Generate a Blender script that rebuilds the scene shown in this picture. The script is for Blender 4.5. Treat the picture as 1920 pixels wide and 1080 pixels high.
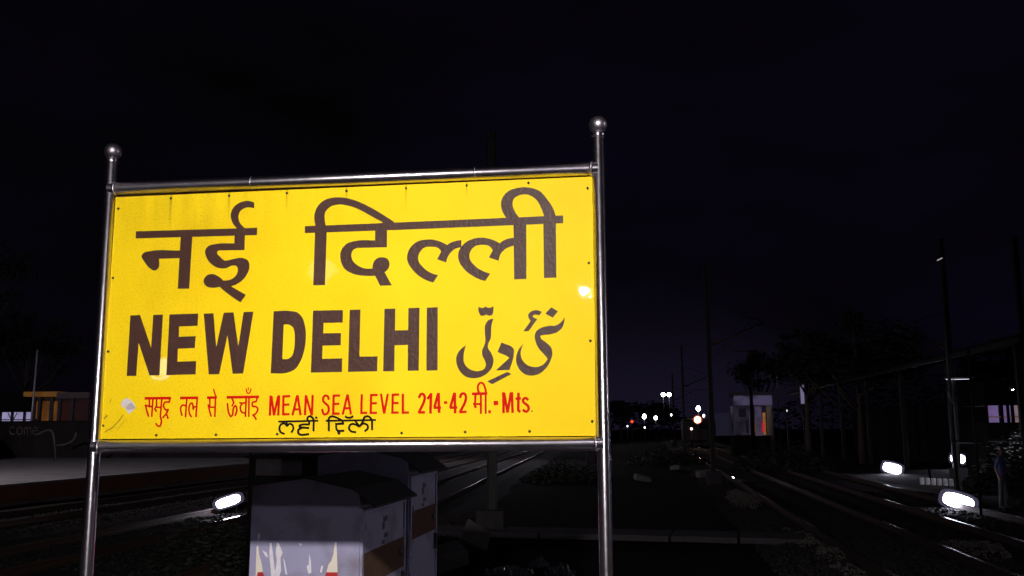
import bpy, bmesh, math, random
from mathutils import Vector, Matrix, noise
from mathutils.geometry import tessellate_polygon

random.seed(7)
S = bpy.context.scene
for o in list(S.objects):
    bpy.data.objects.remove(o, do_unlink=True)
COL = S.collection

# ------------------------------------------------------------------ camera
F = 1736.25                      # focal length in pixels of a 1920 wide frame
YAW, PITCH, ROLL = 0.145474518, 0.150822199, -0.00493924932
EYE = Vector((0.0, 0.0, 1.6))
cy, sy, cp, sp = math.cos(YAW), math.sin(YAW), math.cos(PITCH), math.sin(PITCH)
FW = Vector((-sy * cp, cy * cp, sp))
R0 = Vector((cy, sy, 0)); U0 = R0.cross(FW)
RT = math.cos(ROLL) * R0 + math.sin(ROLL) * U0
UP = -math.sin(ROLL) * R0 + math.cos(ROLL) * U0
cam_data = bpy.data.cameras.new('camera')
cam_data.sensor_width = 36
cam_data.lens = F / 1920 * 36
cam_data.clip_start = 0.05
cam_data.clip_end = 3000
cam = bpy.data.objects.new('camera', cam_data)
COL.objects.link(cam)
M = Matrix((RT, UP, -FW)).transposed().to_4x4()
M.translation = EYE
cam.matrix_world = M
S.camera = cam

# ------------------------------------------------------------------ night sky
W = bpy.data.worlds.new('World'); S.world = W; W.use_nodes = True
nt = W.node_tree; nt.nodes.clear()
def nd(t, typ, **kw):
    n = t.nodes.new(typ)
    for k, v in kw.items():
        if hasattr(n, k): setattr(n, k, v)
        else: n.inputs[k].default_value = v
    return n
tc = nd(nt, 'ShaderNodeTexCoord')
sep = nd(nt, 'ShaderNodeSeparateXYZ'); nt.links.new(tc.outputs['Generated'], sep.inputs[0])
el = nd(nt, 'ShaderNodeMapRange'); el.interpolation_type = 'SMOOTHERSTEP'
nt.links.new(sep.outputs['Z'], el.inputs['Value'])
el.inputs['From Min'].default_value = -0.02; el.inputs['From Max'].default_value = 0.21
el.inputs['To Min'].default_value = 1; el.inputs['To Max'].default_value = 0
az = nd(nt, 'ShaderNodeVectorMath'); az.operation = 'DOT_PRODUCT'
az.inputs[1].default_value = (-0.015, 0.9999, 0)
nt.links.new(tc.outputs['Generated'], az.inputs[0])
azr = nd(nt, 'ShaderNodeMapRange'); azr.interpolation_type = 'SMOOTHSTEP'
azr.inputs['From Min'].default_value = 0.972; azr.inputs['From Max'].default_value = 1.0
nt.links.new(az.outputs['Value'], azr.inputs['Value'])
mul = nd(nt, 'ShaderNodeMath'); mul.operation = 'MULTIPLY'
nt.links.new(el.outputs[0], mul.inputs[0]); nt.links.new(azr.outputs[0], mul.inputs[1])
cl = nd(nt, 'ShaderNodeTexNoise'); cl.inputs['Scale'].default_value = 2.2; cl.inputs['Detail'].default_value = 4
mp = nd(nt, 'ShaderNodeMapping'); mp.inputs['Scale'].default_value = (1, 1, 2.4)
nt.links.new(tc.outputs['Generated'], mp.inputs[0]); nt.links.new(mp.outputs[0], cl.inputs['Vector'])
cr = nd(nt, 'ShaderNodeValToRGB')
cr.color_ramp.elements[0].position = 0.35; cr.color_ramp.elements[0].color = (0.0009, 0.0006, 0.0009, 1)
cr.color_ramp.elements[1].position = 0.72; cr.color_ramp.elements[1].color = (0.0024, 0.0018, 0.0060, 1)
nt.links.new(cl.outputs['Fac'], cr.inputs[0])
glow = nd(nt, 'ShaderNodeMix'); glow.data_type = 'RGBA'
nt.links.new(mul.outputs[0], glow.inputs['Factor'])
nt.links.new(cr.outputs[0], glow.inputs['A']); glow.inputs['B'].default_value = (0.0076, 0.0058, 0.0148, 1)
bg = nd(nt, 'ShaderNodeBackground'); bg.inputs['Strength'].default_value = 1.0
wo = nd(nt, 'ShaderNodeOutputWorld')
nt.links.new(glow.outputs['Result'], bg.inputs['Color']); nt.links.new(bg.outputs[0], wo.inputs['Surface'])

moon_d = bpy.data.lights.new('moon', 'SUN'); moon_d.energy = 0.004; moon_d.angle = math.radians(0.5)
moon_d.color = (0.8, 0.85, 1.0)
moon = bpy.data.objects.new('moon', moon_d); COL.objects.link(moon)
moon.rotation_euler = (math.radians(35), 0, math.radians(-30))

S.view_settings.view_transform = 'Standard'
S.view_settings.look = 'None'
S.view_settings.exposure = 0; S.view_settings.gamma = 1
S.view_settings.use_curve_mapping = False
S.render.engine = 'CYCLES'
S.cycles.use_denoising = True
S.cycles.max_bounces = 6
S.cycles.sample_clamp_indirect = 4
S.cycles.use_light_tree = True

# ------------------------------------------------------------------ helpers
def at(px, py, Y):
    d = FW + RT * (px - 960) / F - UP * (py - 540) / F
    return EYE + d * (Y / d.y)
def gnd(px, py, z):
    d = FW + RT * (px - 960) / F - UP * (py - 540) / F
    return EYE + d * ((z - 1.6) / d.z)

def mat(name, col, rough=0.6, metal=0.0, spec=0.5, coat=0.0, coat_r=0.1, var=0.0, vscale=6.0, bump=0.0, bscale=30.0,
        dirt=None, dscale=2.0, damt=0.5, rvar=0.0, stretch=(1, 1, 1)):
    m = bpy.data.materials.new(name); m.use_nodes = True
    t = m.node_tree; b = t.nodes['Principled BSDF']
    b.inputs['Base Color'].default_value = (*col, 1)
    b.inputs['Roughness'].default_value = rough; b.inputs['Metallic'].default_value = metal
    b.inputs['Specular IOR Level'].default_value = spec
    b.inputs['Coat Weight'].default_value = coat; b.inputs['Coat Roughness'].default_value = coat_r
    co = t.nodes.new('ShaderNodeTexCoord'); mpn = t.nodes.new('ShaderNodeMapping')
    mpn.inputs['Scale'].default_value = stretch
    t.links.new(co.outputs['Object'], mpn.inputs[0])
    def nz(s, d=5):
        n = t.nodes.new('ShaderNodeTexNoise'); n.inputs['Scale'].default_value = s; n.inputs['Detail'].default_value = d
        t.links.new(mpn.outputs[0], n.inputs['Vector']); return n
    colour = None
    if var or dirt:
        n = nz(vscale)
        mx = t.nodes.new('ShaderNodeMix'); mx.data_type = 'RGBA'
        mx.inputs['A'].default_value = (*[c * (1 - var) for c in col], 1)
        mx.inputs['B'].default_value = (*[min(1, c * (1 + var)) for c in col], 1)
        t.links.new(n.outputs['Fac'], mx.inputs['Factor']); colour = mx.outputs['Result']
    if dirt:
        n = nz(dscale, 7)
        r = t.nodes.new('ShaderNodeMapRange'); r.inputs['From Min'].default_value = 0.5; r.inputs['From Max'].default_value = 0.68
        r.inputs['To Max'].default_value = damt
        t.links.new(n.outputs['Fac'], r.inputs['Value'])
        mx = t.nodes.new('ShaderNodeMix'); mx.data_type = 'RGBA'
        t.links.new(r.outputs[0], mx.inputs['Factor']); t.links.new(colour, mx.inputs['A'])
        mx.inputs['B'].default_value = (*dirt, 1); colour = mx.outputs['Result']
    if colour is not None: t.links.new(colour, b.inputs['Base Color'])
    if rvar:
        n = nz(vscale * 3)
        r = t.nodes.new('ShaderNodeMapRange'); r.inputs['To Min'].default_value = max(.02, rough - rvar); r.inputs['To Max'].default_value = rough + rvar
        t.links.new(n.outputs['Fac'], r.inputs['Value']); t.links.new(r.outputs[0], b.inputs['Roughness'])
    if bump:
        n = nz(bscale); bp = t.nodes.new('ShaderNodeBump'); bp.inputs['Strength'].default_value = bump
        bp.inputs['Distance'].default_value = 0.01
        t.links.new(n.outputs['Fac'], bp.inputs['Height']); t.links.new(bp.outputs[0], b.inputs['Normal'])
        if coat: t.links.new(bp.outputs[0], b.inputs['Coat Normal'])
    return m
def emat(name, col, st, var=0.0):
    m = bpy.data.materials.new(name); m.use_nodes = True
    t = m.node_tree; b = t.nodes['Principled BSDF']
    b.inputs['Base Color'].default_value = (0.02, 0.02, 0.02, 1)
    b.inputs['Emission Color'].default_value = (*col, 1); b.inputs['Emission Strength'].default_value = st
    if var:
        co = t.nodes.new('ShaderNodeTexCoord'); n = t.nodes.new('ShaderNodeTexNoise'); n.inputs['Scale'].default_value = 1.6
        t.links.new(co.outputs['Object'], n.inputs['Vector'])
        r = t.nodes.new('ShaderNodeMapRange'); r.inputs['From Min'].default_value = .3; r.inputs['From Max'].default_value = .7
        r.inputs['To Min'].default_value = st * (1 - var); r.inputs['To Max'].default_value = st * (1 + var)
        t.links.new(n.outputs['Fac'], r.inputs['Value']); t.links.new(r.outputs[0], b.inputs['Emission Strength'])
    return m

class MB:
    def __init__(s): s.b = bmesh.new(); s.sm = []
    def box(s, c, d, rz=0, rx=0, ry=0, bev=0):
        r = bmesh.ops.create_cube(s.b, size=1)
        vs = r['verts']
        bmesh.ops.scale(s.b, vec=d, verts=vs)
        if bev:
            es = list({e for v in vs for e in v.link_edges})
            g = bmesh.ops.bevel(s.b, geom=es, offset=bev, segments=2, affect='EDGES', profile=.5)
            vs = list({v for f in g['faces'] for v in f.verts} | {v for v in vs if v.is_valid})
        bmesh.ops.rotate(s.b, matrix=Matrix.Rotation(rz, 3, 'Z') @ Matrix.Rotation(ry, 3, 'Y') @ Matrix.Rotation(rx, 3, 'X'), verts=vs)
        bmesh.ops.translate(s.b, vec=c, verts=vs); return s
    def tube(s, pts, r, n=12, caps=True):
        pts = [Vector(p) for p in pts]; rings = []
        rr = r if isinstance(r, (list, tuple)) else [r] * len(pts)
        for i, p in enumerate(pts):
            d = (pts[min(i + 1, len(pts) - 1)] - pts[max(i - 1, 0)]).normalized()
            a = d.orthogonal().normalized() if abs(d.z) < .99 else Vector((1, 0, 0))
            if abs(d.z) < .99: a = d.cross(Vector((0, 0, 1))).normalized()
            c = d.cross(a)
            rings.append([s.b.verts.new(p + (a * math.cos(2 * math.pi * k / n) + c * math.sin(2 * math.pi * k / n)) * rr[i]) for k in range(n)])
        for A, B in zip(rings, rings[1:]):
            for k in range(n):
                f = s.b.faces.new((A[k], A[(k + 1) % n], B[(k + 1) % n], B[k])); f.smooth = True
        if caps and n > 2:
            s.b.faces.new(rings[0][::-1]); s.b.faces.new(rings[-1])
        return s
    def lathe(s, prof, c=(0, 0, 0), n=24):
        rings = []
        for r, z in prof:
            rings.append([s.b.verts.new((c[0] + r * math.cos(2 * math.pi * k / n), c[1] + r * math.sin(2 * math.pi * k / n), c[2] + z)) for k in range(n)])
        for A, B in zip(rings, rings[1:]):
            for k in range(n):
                f = s.b.faces.new((A[k], A[(k + 1) % n], B[(k + 1) % n], B[k])); f.smooth = True
        s.b.faces.new(rings[0][::-1]); s.b.faces.new(rings[-1]); return s
    def poly(s, pts): s.b.faces.new([s.b.verts.new(p) for p in pts]); return s
    def prism(s, prof, y0, y1):      # profile in (x, z) extruded along y
        A = [s.b.verts.new((x, y0, z)) for x, z in prof]; B = [s.b.verts.new((x, y1, z)) for x, z in prof]
        n = len(prof)
        for k in range(n): s.b.faces.new((A[k], A[(k + 1) % n], B[(k + 1) % n], B[k]))
        s.b.faces.new(A[::-1]); s.b.faces.new(B); return s
    def sphere(s, c, r, u=24, v=14, sc=(1, 1, 1)):
        g = bmesh.ops.create_uvsphere(s.b, u_segments=u, v_segments=v, radius=r)
        bmesh.ops.scale(s.b, vec=sc, verts=g['verts']); bmesh.ops.translate(s.b, vec=c, verts=g['verts'])
        for f in {f for w in g['verts'] for f in w.link_faces}: f.smooth = True
        return s
    def build(s, name, m, parent=None, loc=None, normals=True):
        if normals: bmesh.ops.recalc_face_normals(s.b, faces=s.b.faces)
        me = bpy.data.meshes.new(name); s.b.to_mesh(me); s.b.free()
        me.materials.append(m)
        o = bpy.data.objects.new(name, me); COL.objects.link(o)
        if parent is not None: o.parent = parent
        if loc is not None: o.location = loc
        return o
def thing(name, loc, label, cat, group=None, rz=0):
    o = bpy.data.objects.new(name, None); COL.objects.link(o)
    o.location = loc; o.rotation_euler = (0, 0, rz); o.empty_display_size = .2
    return tag(o, label, cat, group)
def tag(o, label=None, cat=None, group=None, kind=None):
    if label: o['label'] = label
    if cat: o['category'] = cat
    if group: o['group'] = group
    if kind: o['kind'] = kind
    return o
def copy_tree(o, loc=None, rz=None, label=None, parent=None, mats=None):
    c = o.copy(); COL.objects.link(c)
    if parent is not None: c.parent = parent
    if loc is not None: c.location = loc
    if rz is not None: c.rotation_euler = (0, 0, rz)
    if label: c['label'] = label
    for ch in [k for k in S.objects if k.parent == o and k != c]: copy_tree(ch, parent=c)
    return c

# ------------------------------------------------------------------ materials
steel = mat('brushed_steel', (.66, .61, .69), rough=.35, metal=1, coat=1, coat_r=.07, var=.18, vscale=14, rvar=.07, bump=.02, bscale=60, dirt=(.3, .25, .26), dscale=5, damt=.3)
steel_h = mat('rail_tube_steel', (.66, .61, .69), rough=.35, metal=1, coat=1, coat_r=.07, var=.2, vscale=10, rvar=.06, bump=.02, bscale=50, dirt=(.3, .25, .26), dscale=4, damt=.35)
def aniso(m, axis, r, an):
    t = m.node_tree; b = t.nodes['Principled BSDF']; b.inputs['Anisotropic'].default_value = an
    c = t.nodes.new('ShaderNodeCombineXYZ')
    for k in range(3): c.inputs[k].default_value = axis[k]
    t.links.new(c.outputs[0], b.inputs['Tangent'])
aniso(steel, (0, 0, 1), 0, .80); aniso(steel_h, (1, 0, 0), 0, .75)
steel_ball = mat('polished_ball_steel', (.42, .38, .44), rough=.40, metal=1, coat=1, coat_r=.05, var=.15, vscale=14, rvar=.06, dirt=(.16, .12, .12), dscale=6, damt=.5)
dark_metal = mat('painted_dark_metal', (.03, .03, .035), rough=.5, var=.3)
galv = mat('dull_galvanised_steel', (.010, .009, .010), rough=.6, metal=.2, var=.3, vscale=4)
frame_brown = mat('brown_angle_frame', (.16, .09, .04), rough=.6, var=.5, vscale=20)  # brown stands for the panel's yellow reflected in the shaded gap
screw_m = mat('dark_screw', (.03, .02, .015), rough=.4, metal=.5)
concrete = mat('old_concrete', (.06, .054, .063), rough=.9, spec=.1, var=.3, vscale=8, bump=.5, bscale=20, dirt=(.06, .05, .05), dscale=1.2, damt=.7)
concrete_d = mat('dusty_concrete', (.11, .10, .10), rough=.95, var=.4, vscale=3, bump=.4, bscale=9, dirt=(.05, .045, .04), dscale=.6, damt=.7)
soil = mat('packed_soil', (.012, .010, .009), rough=.95, spec=.05, var=.5, vscale=1.2, bump=.8, bscale=6, dirt=(.006, .005, .004), dscale=.5, damt=.8)
heap_m = mat('lit_heap_stone', (.10, .082, .078), rough=.9, var=.5, vscale=9)  # paler than the ballast to stand for lamplight on the heaps
ballast_m = mat('ballast_stone', (.024, .021, .022), rough=.9, spec=.1, var=.5, vscale=9, bump=.4, bscale=25)
rail_side = mat('rusty_rail', (.05, .025, .018), rough=.7, metal=.3, var=.4)
rail_top = mat('polished_rail_head', (.45, .43, .47), rough=.19, metal=1, var=.2)
sleeper_m = mat('concrete_sleeper', (.022, .02, .02), rough=.95, spec=.1, var=.4, vscale=5)
cab_paint = mat('cabinet_grey_paint', (.34, .325, .50), rough=.6, var=.12, vscale=5, bump=.12, bscale=40, dirt=(.17, .14, .17), dscale=3.5, damt=.75)
cab_roof = mat('cabinet_roof_sheet', (.03, .026, .028), rough=.8, var=.3, vscale=6)
poster_brown = mat('rust_brown_band', (.10, .045, .022), rough=.8, var=.5, vscale=14)
leaf = mat('dark_foliage', (.010, .013, .007), rough=.8, var=.5, vscale=1.5)
bark = mat('bark', (.06, .045, .035), rough=.9, var=.4)

# panel paint with streaks of dirt that run down from the screws
def panel_material():
    m = bpy.data.materials.new('yellow_sign_paint'); m.use_nodes = True
    t = m.node_tree; b = t.nodes['Principled BSDF']; L = t.links
    def N(k, **kw): return nd(t, k, **kw)
    co = N('ShaderNodeTexCoord')
    sepx = N('ShaderNodeSeparateXYZ'); L.new(co.outputs['Object'], sepx.inputs[0])
    n1 = N('ShaderNodeTexNoise'); n1.inputs['Scale'].default_value = 2.2; n1.inputs['Detail'].default_value = 5
    L.new(co.outputs['Object'], n1.inputs['Vector'])
    c1 = N('ShaderNodeMix', data_type='RGBA'); L.new(n1.outputs['Fac'], c1.inputs['Factor'])
    c1.inputs['A'].default_value = (.89, .575, .002, 1); c1.inputs['B'].default_value = (.95, .70, .014, 1)
    # grime towards the top edge, in vertical streaks
    mp1 = N('ShaderNodeMapping'); mp1.inputs['Scale'].default_value = (6, 1, 1.6); L.new(co.outputs['Object'], mp1.inputs[0])
    n2 = N('ShaderNodeTexNoise'); n2.inputs['Scale'].default_value = 1.6; n2.inputs['Detail'].default_value = 6
    L.new(mp1.outputs[0], n2.inputs['Vector'])
    s2 = N('ShaderNodeMapRange'); s2.inputs['From Min'].default_value = .42; s2.inputs['From Max'].default_value = .95; s2.inputs['To Max'].default_value = .6
    L.new(n2.outputs['Fac'], s2.inputs['Value'])
    zt = N('ShaderNodeMapRange', interpolation_type='SMOOTHSTEP'); zt.inputs['From Min'].default_value = .85; zt.inputs['From Max'].default_value = 1.21
    L.new(sepx.outputs['Z'], zt.inputs['Value'])
    xt = N('ShaderNodeMapRange', interpolation_type='SMOOTHSTEP'); xt.inputs['From Min'].default_value = 1.9; xt.inputs['From Max'].default_value = .2
    xt.inputs['To Min'].default_value = .15
    L.new(sepx.outputs['X'], xt.inputs['Value'])
    a = N('ShaderNodeMath', operation='MULTIPLY'); L.new(s2.outputs[0], a.inputs[0]); L.new(zt.outputs[0], a.inputs[1])
    a2 = N('ShaderNodeMath', operation='MULTIPLY'); L.new(a.outputs[0], a2.inputs[0]); L.new(xt.outputs[0], a2.inputs[1])
    n3 = N('ShaderNodeTexNoise'); n3.inputs['Scale'].default_value = 110; n3.inputs['Detail'].default_value = 2
    L.new(co.outputs['Object'], n3.inputs['Vector'])
    s3 = N('ShaderNodeMapRange'); s3.inputs['From Min'].default_value = .5; s3.inputs['From Max'].default_value = .8; s3.inputs['To Max'].default_value = .40
    L.new(n3.outputs['Fac'], s3.inputs['Value'])
    n4 = N('ShaderNodeTexNoise'); n4.inputs['Scale'].default_value = 1.3; n4.inputs['Detail'].default_value = 6
    L.new(co.outputs['Object'], n4.inputs['Vector'])
    s4 = N('ShaderNodeMapRange'); s4.inputs['From Min'].default_value = .5; s4.inputs['From Max'].default_value = .75; s4.inputs['To Max'].default_value = .45
    L.new(n4.outputs['Fac'], s4.inputs['Value'])
    g = N('ShaderNodeMath', operation='MULTIPLY'); L.new(s4.outputs[0], g.inputs[0]); L.new(xt.outputs[0], g.inputs[1])
    s3b = N('ShaderNodeMath', operation='MULTIPLY'); L.new(s3.outputs[0], s3b.inputs[0]); L.new(xt.outputs[0], s3b.inputs[1])
    b1 = N('ShaderNodeMath', operation='ADD'); L.new(a2.outputs[0], b1.inputs[0]); L.new(s3b.outputs[0], b1.inputs[1])
    b2 = N('ShaderNodeMath', operation='ADD', use_clamp=True); L.new(b1.outputs[0], b2.inputs[0]); L.new(g.outputs[0], b2.inputs[1])
    # narrow rust drips that start at two of the screws
    last = b2
    for sx, ln, w in DRIPS:
        dx = N('ShaderNodeMath', operation='SUBTRACT'); L.new(sepx.outputs['X'], dx.inputs[0]); dx.inputs[1].default_value = sx
        ab = N('ShaderNodeMath', operation='ABSOLUTE'); L.new(dx.outputs[0], ab.inputs[0])
        r = N('ShaderNodeMapRange', interpolation_type='SMOOTHSTEP'); r.inputs['From Min'].default_value = w; r.inputs['From Max'].default_value = 0
        L.new(ab.outputs[0], r.inputs['Value'])
        zz = N('ShaderNodeMapRange'); zz.inputs['From Min'].default_value = 1.17 - ln; zz.inputs['From Max'].default_value = 1.17; zz.inputs['To Max'].default_value = .55
        L.new(sepx.outputs['Z'], zz.inputs['Value'])
        mm = N('ShaderNodeMath', operation='MULTIPLY'); L.new(r.outputs[0], mm.inputs[0]); L.new(zz.outputs[0], mm.inputs[1])
        ad = N('ShaderNodeMath', operation='ADD', use_clamp=True); L.new(last.outputs[0], ad.inputs[0]); L.new(mm.outputs[0], ad.inputs[1]); last = ad
    c2 = N('ShaderNodeMix', data_type='RGBA'); L.new(last.outputs[0], c2.inputs['Factor']); L.new(c1.outputs['Result'], c2.inputs['A'])
    c2.inputs['B'].default_value = (.40, .25, .005, 1)
    L.new(c2.outputs['Result'], b.inputs['Base Color'])
    b.inputs['Roughness'].default_value = .5; b.inputs['Specular IOR Level'].default_value = .08
    b.inputs['Coat Weight'].default_value = .4; b.inputs['Coat Roughness'].default_value = .02
    n5 = N('ShaderNodeTexNoise'); n5.inputs['Scale'].default_value = 11; n5.inputs['Detail'].default_value = 3
    L.new(co.outputs['Object'], n5.inputs['Vector'])
    bp = N('ShaderNodeBump'); bp.inputs['Strength'].default_value = .035; bp.inputs['Distance'].default_value = .01
    L.new(n5.outputs['Fac'], bp.inputs['Height']); L.new(bp.outputs[0], b.inputs['Normal']); L.new(bp.outputs[0], b.inputs['Coat Normal'])
    return m
DRIPS = [(0.2979, .17, .011), (0.6055, .12, .009), (0.9049, .07, .007), (1.2080, .07, .010), (1.5055, .10, .007), (1.8026, .05, .006)]
yellow = panel_material()
brown_vinyl = mat('brown_vinyl', (.060, .025, .018), rough=.46, spec=.22, var=.14, vscale=25, bump=.28, bscale=60, dirt=(.085, .040, .029), dscale=12, damt=.5, rvar=.1)
red_paint = mat('red_paint', (.60, .005, .002), rough=.6, spec=.08, var=.08, vscale=30)
black_paint = mat('black_paint', (.010, .006, .004), rough=.6, spec=.08, var=.2)
scrap = mat('pale_paper_scrap', (.62, .56, .56), rough=.8, var=.15, vscale=60)
scrap2 = mat('grey_paper_fold', (.42, .36, .36), rough=.8, var=.15, vscale=60)
scuff = mat('dark_scuff', (.22, .14, .005), rough=.7, var=.6, vscale=40)
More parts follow.
